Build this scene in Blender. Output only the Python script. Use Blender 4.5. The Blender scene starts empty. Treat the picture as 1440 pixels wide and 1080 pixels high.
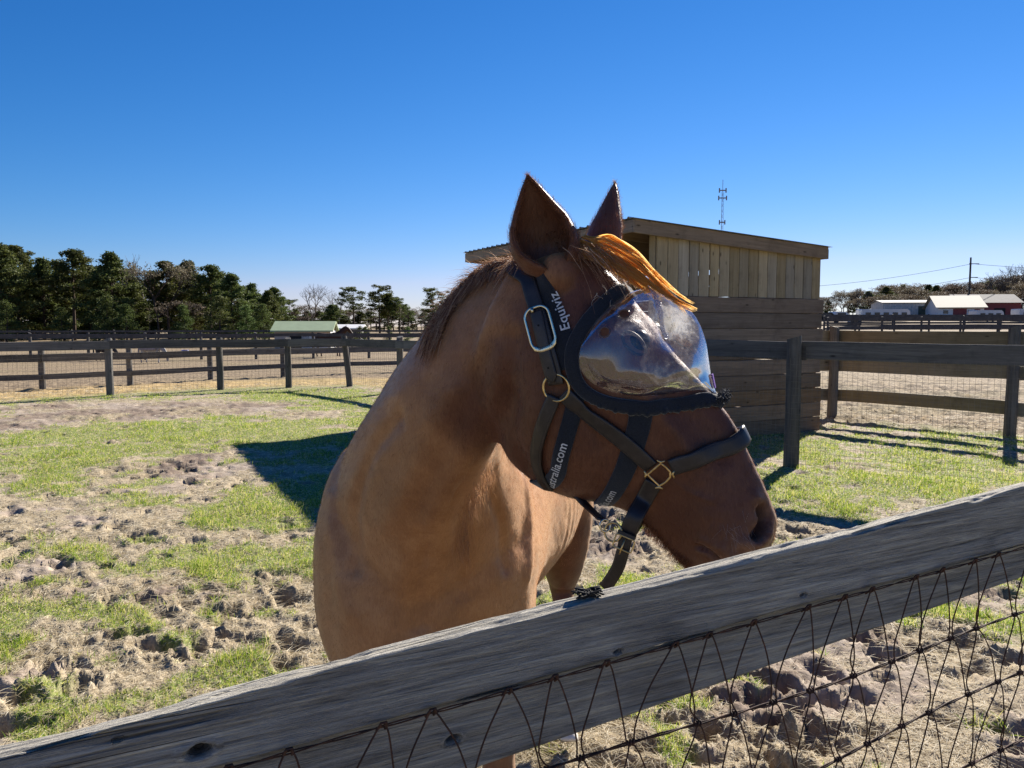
import bpy, bmesh, math, random
import numpy as np
from mathutils import Vector, Matrix, Euler
from mathutils.bvhtree import BVHTree
from mathutils import noise as mnoise
random.seed(7); RNG = np.random.default_rng(7)
SC = bpy.context.scene
COL = SC.collection
R = math.radians

# ---------------------------------------------------------------- camera, light, exposure
EYE = 1.70
PITCH = R(4.34)
FPX = 1080.0                      # focal length in pixels of the 1440 wide photograph
SUN_EL = R(29.4); SUN_AZ = R(32.8)   # azimuth clockwise from +Y (towards +X)
cam_d = bpy.data.cameras.new('camera'); cam = bpy.data.objects.new('camera', cam_d); COL.objects.link(cam)
cam_d.sensor_width = 36.0; cam_d.lens = 27.0; cam_d.clip_start = 0.05; cam_d.clip_end = 3000
cam.location = (0, 0, EYE); cam.rotation_euler = (R(90) - PITCH, 0, 0)
SC.camera = cam
cam_d.dof.use_dof = False
world = bpy.data.worlds.new('World'); SC.world = world; world.use_nodes = True
wn = world.node_tree; wn.nodes.clear()
wo = wn.nodes.new('ShaderNodeOutputWorld'); wb = wn.nodes.new('ShaderNodeBackground'); sk = wn.nodes.new('ShaderNodeTexSky')
sk.sky_type = 'NISHITA'; sk.sun_disc = False; sk.sun_elevation = SUN_EL; sk.sun_rotation = SUN_AZ
sk.altitude = 0; sk.air_density = 1.0; sk.dust_density = 0.0; sk.ozone_density = 4.0
wb.inputs[1].default_value = 0.051
# deeper, bluer clear winter sky: a gamma per channel over the whole dome
sp_ = wn.nodes.new('ShaderNodeSeparateColor'); cb_ = wn.nodes.new('ShaderNodeCombineColor'); wn.links.new(sk.outputs[0], sp_.inputs[0])
def _pw(i, k, g, cap):
    a = wn.nodes.new('ShaderNodeMath'); a.operation = 'POWER'; wn.links.new(sp_.outputs[i], a.inputs[0]); a.inputs[1].default_value = g
    b = wn.nodes.new('ShaderNodeMath'); b.operation = 'MULTIPLY'; wn.links.new(a.outputs[0], b.inputs[0]); b.inputs[1].default_value = k
    c = wn.nodes.new('ShaderNodeMath'); c.operation = 'MULTIPLY'; wn.links.new(sp_.outputs[i], c.inputs[0]); c.inputs[1].default_value = cap
    d = wn.nodes.new('ShaderNodeMath'); d.operation = 'MINIMUM'; wn.links.new(b.outputs[0], d.inputs[0]); wn.links.new(c.outputs[0], d.inputs[1]); wn.links.new(d.outputs[0], cb_.inputs[i])
_pw(0, .1075, 2.0, .67); _pw(1, .415, 1.2, .74); _pw(2, .87, 1.0, .87)
wn.links.new(cb_.outputs[0], wb.inputs[0]); wn.links.new(wb.outputs[0], wo.inputs[0])
sun_d = bpy.data.lights.new('sun', 'SUN'); sun = bpy.data.objects.new('sun', sun_d); COL.objects.link(sun)
sun_d.energy = 5.0; sun_d.angle = R(0.5); sun_d.color = (1.0, 0.93, 0.83)
SUN_V = Vector((math.sin(SUN_AZ) * math.cos(SUN_EL), math.cos(SUN_AZ) * math.cos(SUN_EL), math.sin(SUN_EL)))
sun.rotation_euler = SUN_V.to_track_quat('Z', 'Y').to_euler(); sun.location = SUN_V * 30
SC.view_settings.view_transform = 'Standard'; SC.view_settings.look = 'None'
SC.view_settings.gamma = 1.0; SC.view_settings.use_curve_mapping = False
SC.view_settings.exposure = 1.40
SC.render.engine = 'CYCLES'
SC.cycles.max_bounces = 8; SC.cycles.transparent_max_bounces = 16
SC.cycles.use_denoising = True; SC.cycles.denoiser = 'OPENIMAGEDENOISE'; SC.cycles.denoising_prefilter = 'NONE'; SC.cycles.denoising_input_passes = 'RGB_ALBEDO_NORMAL'; SC.cycles.sample_clamp_indirect = 4.0
SC.cycles.caustics_reflective = False; SC.cycles.caustics_refractive = False

# ---------------------------------------------------------------- geometry helpers
FW = np.array([0, math.cos(PITCH), -math.sin(PITCH)]); UP = np.array([0, math.sin(PITCH), math.cos(PITCH)]); RT = np.array([1.0, 0, 0])
E0 = np.array([0, 0, EYE])
def ray(px, py):
    return RT * ((px - 720) / FPX) + UP * ((540 - py) / FPX) + FW
def at(px, py, Y):                 # point on the sight line at distance Y north of the camera
    d = ray(px, py); return E0 + d * (Y / d[1])
def atz(px, py, z=0.0):            # point on the sight line at height z
    d = ray(px, py); return E0 + d * ((z - EYE) / d[2])
def atplane(px, py, a, n):
    d = ray(px, py); return E0 + d * (np.dot(a - E0, n) / np.dot(d, n))
def unit(v):
    v = np.asarray(v, float); return v / np.linalg.norm(v)
def sstep(a, b, x):
    t = np.clip((np.asarray(x, float) - a) / (b - a), 0, 1); return t * t * (3 - 2 * t)

class MB:
    """collects vertices and faces and links them as one mesh object"""
    def __init__(s): s.v = []; s.f = []; s.smooth = False
    def add(s, vs, fs):
        o = len(s.v); s.v.extend([tuple(map(float, p)) for p in vs]); s.f.extend([tuple(o + i for i in f) for f in fs])
    def box(s, c, size, rot=None, jit=0.0):
        hx, hy, hz = [k / 2 for k in size]
        P = [Vector((x, y, z)) for x in (-hx, hx) for y in (-hy, hy) for z in (-hz, hz)]
        if jit: P = [p + Vector((random.uniform(-jit, jit), random.uniform(-jit, jit), random.uniform(-jit, jit))) for p in P]
        if rot is not None: P = [rot @ p for p in P]
        P = [p + Vector(c) for p in P]
        s.add(P, [(0, 1, 3, 2), (4, 6, 7, 5), (0, 4, 5, 1), (2, 3, 7, 6), (0, 2, 6, 4), (1, 5, 7, 3)])
    def bar(s, a, b, w, h, up=(0, 0, 1)):
        a = Vector(a); b = Vector(b); d = (b - a); L = d.length; d.normalize()
        u = Vector(up); sd = d.cross(u).normalized(); u = sd.cross(d).normalized()
        P = []
        for q in (a, b):
            for i, j in ((-1, -1), (1, -1), (1, 1), (-1, 1)): P.append(q + sd * (i * w / 2) + u * (j * h / 2))
        s.add(P, [(0, 3, 2, 1), (4, 5, 6, 7), (0, 1, 5, 4), (1, 2, 6, 5), (2, 3, 7, 6), (3, 0, 4, 7)])
    def tube(s, pts, r, n=6, cap=True):
        pts = [np.asarray(p, float) for p in pts]; m = len(pts)
        rr = r if hasattr(r, '__len__') else [r] * m
        T = [unit(pts[min(i + 1, m - 1)] - pts[max(i - 1, 0)]) for i in range(m)]
        ref = np.array([0, 0, 1.0]) if abs(T[0][2]) < 0.9 else np.array([1.0, 0, 0])
        N = unit(np.cross(T[0], ref)); vs = []
        for i in range(m):
            N = unit(N - T[i] * np.dot(N, T[i])); B = np.cross(T[i], N)
            for k in range(n):
                a = 2 * math.pi * k / n; vs.append(pts[i] + (N * math.cos(a) + B * math.sin(a)) * rr[i])
        fs = [(i * n + k, i * n + (k + 1) % n, (i + 1) * n + (k + 1) % n, (i + 1) * n + k) for i in range(m - 1) for k in range(n)]
        if cap: fs.append(tuple(range(n - 1, -1, -1))); fs.append(tuple((m - 1) * n + k for k in range(n)))
        s.add(vs, fs)
    def build(s, name, mat=None, parent=None, smooth=False):
        me = bpy.data.meshes.new(name); me.from_pydata(s.v, [], s.f); me.update()
        if smooth or s.smooth: me.polygons.foreach_set('use_smooth', [True] * len(me.polygons))
        if mat: me.materials.append(mat)
        o = bpy.data.objects.new(name, me); COL.objects.link(o)
        if parent: o.parent = parent
        return o
def tag(o, label=None, cat=None, group=None, kind=None):
    if label: o['label'] = label
    if cat: o['category'] = cat
    if group: o['group'] = group
    if kind: o['kind'] = kind
    return o
def empty(name, loc=(0, 0, 0), label=None, cat=None, group=None):
    o = bpy.data.objects.new(name, None); COL.objects.link(o); o.location = loc; o.empty_display_size = 0.1
    return tag(o, label, cat, group)
def npmesh(name, V, F, mat=None, parent=None, smooth=True):
    V = np.asarray(V, np.float32); F = np.asarray(F, np.int32)
    me = bpy.data.meshes.new(name); k = F.shape[1]
    me.vertices.add(len(V)); me.vertices.foreach_set('co', V.ravel())
    me.loops.add(F.size); me.loops.foreach_set('vertex_index', F.ravel())
    me.polygons.add(len(F)); me.polygons.foreach_set('loop_start', np.arange(0, F.size, k, dtype=np.int32))
    me.update(calc_edges=True); me.validate()
    if smooth: me.polygons.foreach_set('use_smooth', np.ones(len(me.polygons), bool))
    if mat: me.materials.append(mat)
    o = bpy.data.objects.new(name, me); COL.objects.link(o)
    if parent: o.parent = parent
    return o
def hairs(name, P, Rad, mat, parent=None, loc=None):
    """P: (n,k,3) points, Rad: (n,k) radii -> one hair curves object"""
    n, k = P.shape[:2]
    hc = bpy.data.hair_curves.new(name); hc.add_curves([k] * n)
    hc.points.foreach_set('position', P.astype(np.float32).ravel())
    a = hc.attributes.get('radius') or hc.attributes.new('radius', 'FLOAT', 'POINT')
    a.data.foreach_set('value', Rad.astype(np.float32).ravel())
    if mat: hc.materials.append(mat)
    o = bpy.data.objects.new(name, hc); COL.objects.link(o)
    if parent: o.parent = parent
    return o
def crom(P, n, closed=False):
    """Catmull-Rom through the rows of P, n samples per span"""
    P = np.asarray(P, float); m = len(P); out = []
    for i in range(m - 1):
        p0 = P[max(i - 1, 0)]; p1 = P[i]; p2 = P[i + 1]; p3 = P[min(i + 2, m - 1)]
        for j in range(n):
            t = j / n
            out.append(0.5 * ((2 * p1) + (-p0 + p2) * t + (2 * p0 - 5 * p1 + 4 * p2 - p3) * t * t + (-p0 + 3 * p1 - 3 * p2 + p3) * t ** 3))
    out.append(P[-1]); return np.array(out)
def resample(P, n):
    P = np.asarray(P, float); d = np.r_[0, np.cumsum(np.linalg.norm(np.diff(P, axis=0), axis=1))]
    t = np.linspace(0, d[-1], n); return np.stack([np.interp(t, d, P[:, k]) for k in range(P.shape[1])], 1)
# value noise on arrays
def vnoise(x, y, seed=0):
    x = np.asarray(x, float); y = np.asarray(y, float)
    xi = np.floor(x).astype(np.int64); yi = np.floor(y).astype(np.int64); fx = x - xi; fy = y - yi
    fx = fx * fx * fx * (fx * (fx * 6 - 15) + 10); fy = fy * fy * fy * (fy * (fy * 6 - 15) + 10)
    def h(a, b):
        n = (a * 374761393 + b * 668265263 + seed * 974634777) & 0xffffffff
        n = ((n ^ (n >> 13)) * 1274126177) & 0xffffffff; n = n ^ (n >> 16); return (n & 0xffff) / 65535.0
    return (h(xi, yi) * (1 - fx) + h(xi + 1, yi) * fx) * (1 - fy) + (h(xi, yi + 1) * (1 - fx) + h(xi + 1, yi + 1) * fx) * fy
def fbm(x, y, o=4, seed=0):
    s = 0; a = 1; t = 0
    for i in range(o):
        s = s + a * vnoise(x * 2 ** i + 17.3 * i, y * 2 ** i - 9.1 * i, seed + i); t += a; a *= 0.5
    return s / t

# ---------------------------------------------------------------- material helpers
class NT:
    def __init__(s, name, rough=0.8, spec=0.3):
        s.m = bpy.data.materials.new(name); s.m.use_nodes = True; s.t = s.m.node_tree; s.n = s.t.nodes; s.l = s.t.links
        s.b = s.n['Principled BSDF']; s.b.inputs['Roughness'].default_value = rough; s.b.inputs['Specular IOR Level'].default_value = spec
        s.out = s.n['Material Output']; s._co = None
    def node(s, t, **k):
        q = s.n.new(t)
        for a, b in k.items(): setattr(q, a, b)
        return q
    def link(s, a, b): s.l.new(a, b)
    def coord(s, kind='Object', scale=(1, 1, 1), rot=(0, 0, 0)):
        tc = s.node('ShaderNodeTexCoord'); mp = s.node('ShaderNodeMapping')
        mp.inputs['Scale'].default_value = scale; mp.inputs['Rotation'].default_value = rot
        s.link(tc.outputs[kind], mp.inputs[0]); return mp.outputs[0]
    def noise(s, co, scale, detail=4, rough=0.55, dist=0.0):
        q = s.node('ShaderNodeTexNoise'); q.inputs['Scale'].default_value = scale; q.inputs['Detail'].default_value = detail
        q.inputs['Roughness'].default_value = rough; q.inputs['Distortion'].default_value = dist
        if co is not None: s.link(co, q.inputs['Vector'])
        return q.outputs['Fac']
    def ramp(s, fac, stops, interp='LINEAR'):
        q = s.node('ShaderNodeValToRGB'); q.color_ramp.interpolation = interp; e = q.color_ramp.elements
        while len(e) < len(stops): e.new(0.5)
        for el, (p, c) in zip(e, stops):
            el.position = p; el.color = (*c, 1) if len(c) == 3 else c
        s.link(fac, q.inputs[0]); return q.outputs[0]
    def mix(s, fac, a, b, mode='MIX'):
        q = s.node('ShaderNodeMix', data_type='RGBA', blend_type=mode)
        for sock, v in ((q.inputs[0], fac), (q.inputs[6], a), (q.inputs[7], b)):
            if isinstance(v, (int, float)): sock.default_value = v
            elif isinstance(v, tuple): sock.default_value = (*v, 1)
            else: s.link(v, sock)
        return q.outputs[2]
    def math(s, op, a, b=0.0, c=None):
        q = s.node('ShaderNodeMath', operation=op)
        for i, v in enumerate((a, b) if c is None else (a, b, c)):
            if isinstance(v, (int, float)): q.inputs[i].default_value = v
            else: s.link(v, q.inputs[i])
        return q.outputs[0]
    def attr(s, name):
        q = s.node('ShaderNodeAttribute'); q.attribute_name = name; return q
    def color(s, c):
        if isinstance(c, tuple): s.b.inputs['Base Color'].default_value = (*c, 1)
        else: s.link(c, s.b.inputs['Base Color'])
        return s
    def bump(s, h, strength=0.5, dist=0.01):
        q = s.node('ShaderNodeBump'); q.inputs['Strength'].default_value = strength; q.inputs['Distance'].default_value = dist
        s.link(h, q.inputs['Height']); s.link(q.outputs[0], s.b.inputs['Normal']); return s
    def rand(s): return s.node('ShaderNodeObjectInfo').outputs['Random']
def plain(name, c, rough=0.7, spec=0.3, var=0.12, scale=12, metal=0.0, bump=0.0):
    n = NT(name, rough, spec); co = n.coord()
    f = n.noise(co, scale, 5, 0.6)
    n.color(n.ramp(f, [(0.3, tuple(k * (1 - var) for k in c)), (0.7, tuple(min(1, k * (1 + var)) for k in c))]))
    n.b.inputs['Metallic'].default_value = metal
    if bump: n.bump(n.noise(co, scale * 6, 4), bump, 0.004)
    return n.m
def wood(name, a, b, scale=1.0, axis='X', rough=0.85, bump=0.4, grey=0.0, per=True, knots=True):
    """sawn timber: grain along the object's own long axis"""
    n = NT(name, rough, 0.15)
    st = {'X': (0.6, 14, 14), 'Y': (14, 0.6, 14), 'Z': (14, 14, 0.6)}[axis]
    co = n.coord('Object', tuple(k * scale for k in st))
    # each piece looks at another part of the log
    vm = n.node('ShaderNodeVectorMath', operation='ADD'); n.link(co, vm.inputs[0])
    cb = n.node('ShaderNodeCombineXYZ'); rr = n.rand()
    for i, k in enumerate((37.0, 91.0, 53.0)): n.link(n.math('MULTIPLY', rr, k), cb.inputs[i])
    n.link(cb.outputs[0], vm.inputs[1]); co = vm.outputs[0]
    f1 = n.noise(co, 1.2, 6, 0.65, 1.2); f2 = n.noise(co, 7.0, 4, 0.7)
    f = n.math('ADD', n.math('MULTIPLY', f1, 0.65), n.math('MULTIPLY', f2, 0.35))
    col = n.ramp(f, [(0.32, a), (0.5, tuple((p + q) / 2 for p, q in zip(a, b))), (0.68, b)])
    big = n.noise(n.coord('Object'), 0.9, 3)
    col = n.mix(n.math('MULTIPLY', n.math('SUBTRACT', big, 0.35), 1.0), col, tuple(k * 0.6 for k in a))
    if knots:
        kv = n.node('ShaderNodeTexVoronoi'); kv.inputs['Scale'].default_value = 2.2; kv.feature = 'F1'
        kst = {'X': (1.2, 3.2, 3.2), 'Y': (3.2, 1.2, 3.2), 'Z': (3.2, 3.2, 1.2)}[axis]; kco = n.coord('Object', kst); kvm = n.node('ShaderNodeVectorMath', operation='ADD'); n.link(kco, kvm.inputs[0]); n.link(cb.outputs[0], kvm.inputs[1]); n.link(kvm.outputs[0], kv.inputs['Vector'])
        kf = n.ramp(kv.outputs['Distance'], [(.05, (.85,) * 3), (.085, (.35,) * 3), (.13, (0, 0, 0))]); col = n.mix(kf, col, tuple(p * .28 for p in a))
        st_ = n.ramp(n.noise(n.coord('Object'), 2.3, 4, .7), [(.52, (0, 0, 0)), (.72, (.5,) * 3)]); col = n.mix(st_, col, tuple(p * .55 for p in a))
    if per:
        hv = n.node('ShaderNodeHueSaturation'); n.link(col, hv.inputs['Color'])
        n.link(n.math('ADD', n.math('MULTIPLY', rr, 0.45), 0.78), hv.inputs['Value'])
        n.link(n.math('ADD', n.math('MULTIPLY', n.math('FRACT', n.math('MULTIPLY', rr, 7.3)), 0.4), 0.75), hv.inputs['Saturation'])
        col = hv.outputs[0]
    n.color(col); n.bump(f, bump, 0.004)
    return n.m
# ================================================================ ground
def ghill(x, y):
    x = np.asarray(x, float); y = np.asarray(y, float)
    side = sstep(.12, .42, x / np.maximum(np.abs(y), 1.0))
    return np.interp(y, [18, 30, 60, 150, 300, 2000], [0, .25, 1.15, 3.2, 6.0, 8.0]) * side + .25 * sstep(45, 110, y) * (1 - side)
def px2g(px, py): return atz(px, py)[:2]
# patches seen in the paddock: (px, py, half width px, half height px, green, bare)
PATCH = [(150, 612, 170, 24, 1.0), (60, 655, 90, 22, .9), (300, 603, 120, 16, .8), (420, 562, 150, 12, 1.0), (250, 553, 260, 8, .8), (60, 562, 90, 7, .6),
         (505, 580, 60, 18, .8), (420, 612, 90, 14, .9), (430, 650, 90, 30, 1.0), (430, 705, 70, 22, 1.0), (330, 720, 90, 12, .6), (350, 798, 130, 20, 1.0), (240, 790, 70, 16, .7),
         (70, 858, 50, 14, .9), (250, 855, 70, 22, .6), (150, 930, 60, 25, .55), (285, 880, 40, 22, .8), (400, 905, 60, 18, .5), (120, 985, 50, 22, .7), (450, 780, 40, 14, .9),
         (1120, 690, 70, 26, 1.2), (1220, 690, 110, 20, 1.1), (1300, 672, 120, 26, 1.0), (1200, 632, 220, 34, .8), (1400, 620, 90, 22, .7), (1150, 722, 60, 12, .6), (1000, 690, 60, 20, .6),
         (1330, 870, 90, 22, .7), (1290, 960, 60, 30, .6), (1380, 1010, 40, 26, .5), (925, 765, 30, 10, .6), (1100, 905, 60, 18, .35),
         (185, 580, 160, 14, -1.2), (330, 572, 110, 10, -1.1), (30, 602, 60, 9, -.9), (480, 600, 50, 7, -.5), (110, 715, 160, 24, -1.0), (300, 680, 110, 18, -.7), (60, 780, 90, 22, -.7), (330, 745, 100, 14, -.6),
         (480, 730, 60, 14, -.7), (200, 900, 70, 20, -.5), (60, 920, 60, 20, -.6), (870, 760, 90, 26, -1.3), (1110, 745, 60, 16, -1.0), (1040, 980, 160, 60, -.9), (1250, 910, 120, 30, -.5), (870, 1020, 100, 60, -.9), (830, 720, 60, 25, -.7)]
PG = []
for a, b, rx, ry, s in PATCH:
    c = px2g(a, b); dx = abs(px2g(a + rx, b)[0] - c[0]); dy = abs(px2g(a, b - ry)[1] - px2g(a, b + ry)[1]) / 2; PG.append((c[0], c[1], dx, dy, s))
# the paddock's far boundary (posts of the near left fence, then the shed, then the near right fence)
FENCE_L = [px2g(*p) for p in ((-310, 585), (-45, 569), (155, 556), (310, 548), (406, 545), (492, 543.5), (563, 552))]
def masks(x, y):
    """green grass, dry straw, mud at ground points"""
    x = np.asarray(x, float); y = np.asarray(y, float)
    wx = x + .5 * (fbm(x * 1.1, y * 1.1, 2, 31) - .5); wy = y + .9 * (fbm(x * 1.1, y * 1.1, 2, 32) - .5)
    g = (fbm(x * .55 + 3, y * .55, 4, 11) - .52) * 2.6
    for cx, cy, dx, dy, s in PG:
        q = ((wx - cx) / dx) ** 2 + ((wy - cy) / dy) ** 2
        g = g + s * np.exp(-q * 1.0)
    fine = fbm(x * 4.5, y * 4.5, 3, 41) - .5
    med = fbm(x * 1.9 + 2, y * 1.9, 3, 43) - .5
    G = sstep(-.05, .55, g * .85 + fine * 2.4 + med * 1.8)
    far = sstep(0, 1.2, beyond(x, y))
    lane = fbm(x * .25, y * .8, 3, 51)
    G = G * (1 - far) + far * .10 * sstep(.55, .7, lane)
    S = sstep(.42, .62, fbm(x * 1.7 + 7, y * 1.7, 4, 21) + .18 * (g > -.3) - .05 * (g < -.8)) * (1 - G)
    d = beyond(x, y)
    S = S * (1 - far) + far * np.clip(sstep(3.2, 1.6, d) * 1.6 * (x < 2) + sstep(.52, .62, fbm(x * .12, y * .45, 3, 61)) * .8 + sstep(18, 26, y) * .35, 0, 1)
    M = sstep(.55, .72, fbm(x * 1.2, y * 1.2 + 4, 3, 71) + .25 * np.clip(-g, 0, 1)) * (1 - G)
    M = M * (1 - far) + far * (1 - S) * (.45 + .4 * (x > 2) * sstep(14, 8, d))
    return G, S, M
def beyond(x, y):
    """metres beyond the paddock fences (negative inside)"""
    P = [np.array((-60., 18.)), *[np.array(p) for p in FENCE_L], np.array((-1.1, 16.6)), np.array((2.4, 12.6)), np.array((5.0, 13.9)), np.array((6.0, 12.6)), np.array((9.5, 10.2)), np.array((30, 2.))]
    best = np.full(np.shape(x), 1e3); sgn = np.zeros(np.shape(x))
    for a, b in zip(P[:-1], P[1:]):
        d = b - a; t = np.clip(((x - a[0]) * d[0] + (y - a[1]) * d[1]) / (d @ d), 0, 1)
        ex = x - a[0] - t * d[0]; ey = y - a[1] - t * d[1]; r = np.hypot(ex, ey); s = d[0] * (y - a[1]) - d[1] * (x - a[0])
        m = r < best; best = np.where(m, r, best); sgn = np.where(m, np.sign(s), sgn)
    return best * sgn
ang = np.r_[np.linspace(-180, -52, 26)[:-1], np.linspace(-52, 52, 640), np.linspace(52, 180, 26)[1:]]
AN = np.radians(ang); nA = len(AN)
dist = np.r_[0.35 * (40 / .35) ** (np.linspace(0, 1, 640)), 40 * (1600 / 40) ** (np.linspace(0, 1, 70)[1:])]; nD = len(dist)
A2, D2 = np.meshgrid(AN, dist); GX = D2 * np.sin(A2); GY = D2 * np.cos(A2)
gG, gS, gM = masks(GX, GY)
near = sstep(30, 14, D2) * (1 - .28 * sstep(5.5, 3.0, D2))
rough = .32 + .8 * gM + .5 * (1 - gG)
cl = fbm(GX * 6, GY * 6, 4, 81); rg = 1 - np.abs(2 * fbm(GX * 9 + 5, GY * 9, 3, 91) - 1)
fy = sstep(0, 1, beyond(GX, GY)) * sstep(34, 22, D2)
GZ = ghill(GX, GY) + fy * (1 + .8 * (GX > 2)) * (.11 * (fbm(GX * 3.2, GY * 3.2, 4, 55) - .5) + .05 * (fbm(GX * 11, GY * 11, 3, 56) - .5)) + near * (.024 * rough * sstep(16, 5, D2) * (fbm(GX * 13 + 40, GY * 9, 3, 88) - .5) + .045 * (fbm(GX * .9, GY * .9, 3, 3) - .5) + rough * (.050 * (cl - .5) + .024 * (rg - .75) + .036 * sstep(10, 3.5, D2) * (fbm(GX * 16, GY * 16, 4, 85) - .5)) + .026 * (fbm(GX * 38, GY * 38, 4, 97) - .5) * sstep(12, 4, D2))
# hoof prints
prng = np.random.default_rng(11)
for i in range(4200):
    dd = 1.0 * (20 / 1.0) ** (prng.random() ** .8); aa = math.radians(prng.uniform(-50, 50)); x = dd * math.sin(aa); y = dd * math.cos(aa)
    r = prng.uniform(.05, .085); depth = prng.uniform(.03, .070); el = prng.uniform(1.0, 1.5); th = prng.uniform(0, 3.14)
    i0 = np.searchsorted(dist, dd - 3 * r); i1 = np.searchsorted(dist, dd + 3 * r); da = 3 * r / dd; j0 = np.searchsorted(AN, aa - da); j1 = np.searchsorted(AN, aa + da)
    if i1 <= i0 or j1 <= j0: continue
    X = GX[i0:i1, j0:j1] - x; Y = GY[i0:i1, j0:j1] - y
    mm = gM[(i0 + i1) // 2, (j0 + j1) // 2] * .8 + .35 * (1 - gG[(i0 + i1) // 2, (j0 + j1) // 2])
    if prng.random() > mm + .15: continue
    u = X * math.cos(th) + Y * math.sin(th); v = (-X * math.sin(th) + Y * math.cos(th)) * el
    q = np.sqrt(u * u + v * v) / r * (1 + .9 * (fbm(X * 22 + i, Y * 22, 2, 5) - .5)) + .5 * (fbm(X * 60 + i, Y * 60, 2, 6) - .5)
    GZ[i0:i1, j0:j1] += -depth * np.exp(-q ** 4) + depth * .20 * np.exp(-((q - 1.45) / .35) ** 2)
V = np.stack([GX, GY, GZ], -1).reshape(-1, 3)
ii, jj = np.meshgrid(np.arange(nD - 1), np.arange(nA - 1), indexing='ij'); a = (ii * nA + jj).ravel()
F = np.stack([a, a + 1, a + nA + 1, a + nA], 1)[:, ::-1]
ground = npmesh('ground', V, F); tag(ground, kind='structure')
for nm, arr in (('green', gG), ('straw', gS), ('mud', gM), ('lane', sstep(0, .6, beyond(GX, GY)) * sstep(4.2, 2.2, beyond(GX, GY)) * (GX < 2)), ('beyond', sstep(0, 1, beyond(GX, GY)))):
    at_ = ground.data.attributes.new(nm, 'FLOAT', 'POINT'); at_.data.foreach_set('value', arr.astype(np.float32).ravel())
gzI = GZ
def gz(x, y):
    x = np.asarray(x, float); y = np.asarray(y, float); d = np.hypot(x, y); aa = np.arctan2(x, y)
    fi = np.clip(np.interp(d, dist, np.arange(nD)), 0, nD - 1.001); fj = np.clip(np.interp(aa, AN, np.arange(nA)), 0, nA - 1.001)
    i = fi.astype(int); j = fj.astype(int); u = fi - i; v = fj - j
    return (gzI[i, j] * (1 - u) + gzI[i + 1, j] * u) * (1 - v) + (gzI[i, j + 1] * (1 - u) + gzI[i + 1, j + 1] * u) * v
n = NT('soil_and_turf', 0.95, 0.12)
co = n.coord('Object')
f1 = n.noise(co, 9, 6, .65); f2 = n.noise(co, 70, 4, .7); f3 = n.noise(co, .35, 4, .6)
soil = n.ramp(f1, [(.3, (.15, .122, .098)), (.5, (.29, .245, .20)), (.7, (.44, .385, .315))])
soil = n.mix(n.math('MULTIPLY', f3, .45), soil, (.30, .215, .155))
mud = n.ramp(f1, [(.35, (.12, .088, .066)), (.65, (.255, .20, .155))])
straw = n.ramp(f2, [(.3, (.20, .155, .09)), (.55, (.38, .315, .20)), (.75, (.56, .49, .34))])
green = n.ramp(f2, [(.3, (.06, .08, .018)), (.5, (.17, .215, .04)), (.7, (.33, .32, .12))])
ga, sa, ma = (n.attr(k).outputs['Fac'] for k in ('green', 'straw', 'mud'))
c = n.mix(ma, soil, mud); c = n.mix(n.math('MULTIPLY', sa, .62), c, straw); c = n.mix(n.math('MULTIPLY', n.attr('beyond').outputs['Fac'], .80), c, n.ramp(f1, [(.38, (.085, .06, .036)), (.5, (.19, .14, .085)), (.64, (.33, .25, .15))])); c = n.mix(n.math('MULTIPLY', n.attr('lane').outputs['Fac'], .85), c, n.ramp(f2, [(.3, (.26, .17, .07)), (.7, (.56, .41, .19))])); c = n.mix(n.math('MULTIPLY', ga, .8), c, green)
n.color(c); n.bump(n.math('ADD', n.math('MULTIPLY', f1, .7), n.math('MULTIPLY', f2, .5)), .7, .02)
ground.data.materials.append(n.m)

# grass and straw blades
def blades(name, N, dmin, dmax, mat_, hmin, hmax, width, accept, flat=0.0, seed=1, amin=-42, amax=42):
    r = np.random.default_rng(seed)
    d = dmin * (dmax / dmin) ** (r.random(N) ** .85); aa = np.radians(r.uniform(amin, amax, N)); x = d * np.sin(aa); y = d * np.cos(aa)
    # tufts
    x = x + .5 * (fbm(x * 3, y * 3, 2, 5) - .5) * .4; p = accept(x, y); k = r.random(N) < p
    x, y, d = x[k], y[k], d[k]; m = len(x); z = gz(x, y)
    h = r.uniform(hmin, hmax, m) * (.45 + 1.5 * vnoise(x * 2.3, y * 2.3, 3) ** 2 + .5 * vnoise(x * 9, y * 9, 4)); th = r.uniform(0, 2 * math.pi, m); ln = np.clip(r.normal(.45, .3, m) + flat, 0, 2.2)
    dx = np.cos(th) * np.sin(ln); dy = np.sin(th) * np.sin(ln); dz = np.abs(np.cos(ln)) * (1 if flat == 0 else .35)
    P = np.zeros((m, 4, 3))
    for q, t in enumerate((0, .35, .7, 1.0)):
        b = t * t * .55
        P[:, q, 0] = x + dx * h * (t + b); P[:, q, 1] = y + dy * h * (t + b); P[:, q, 2] = z - .003 + h * (dz * t - b * .45 * np.sin(ln)) + (.006 if flat else 0)
    w = width * (.7 + d * .16); Rr = np.stack([w, w * .9, w * .6, w * .12], 1) * r.uniform(.6, 1.3, m)[:, None]
    return tag(hairs(name, P, Rr, mat_), kind='stuff')
def leafmat(name, cols, trans=0.35):
    n = NT(name, .55, .35); hi = n.node('ShaderNodeHairInfo'); n.color(n.ramp(hi.outputs['Random'], cols))
    tr_ = n.node('ShaderNodeBsdfTranslucent'); n.link(n.ramp(hi.outputs['Random'], [(p, tuple(min(1, k * 1.5) for k in c)) for p, c in cols]), tr_.inputs[0])
    mx = n.node('ShaderNodeMixShader'); mx.inputs[0].default_value = trans; n.link(n.b.outputs[0], mx.inputs[1]); n.link(tr_.outputs[0], mx.inputs[2]); n.link(mx.outputs[0], n.out.inputs[0]); return n.m
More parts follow.
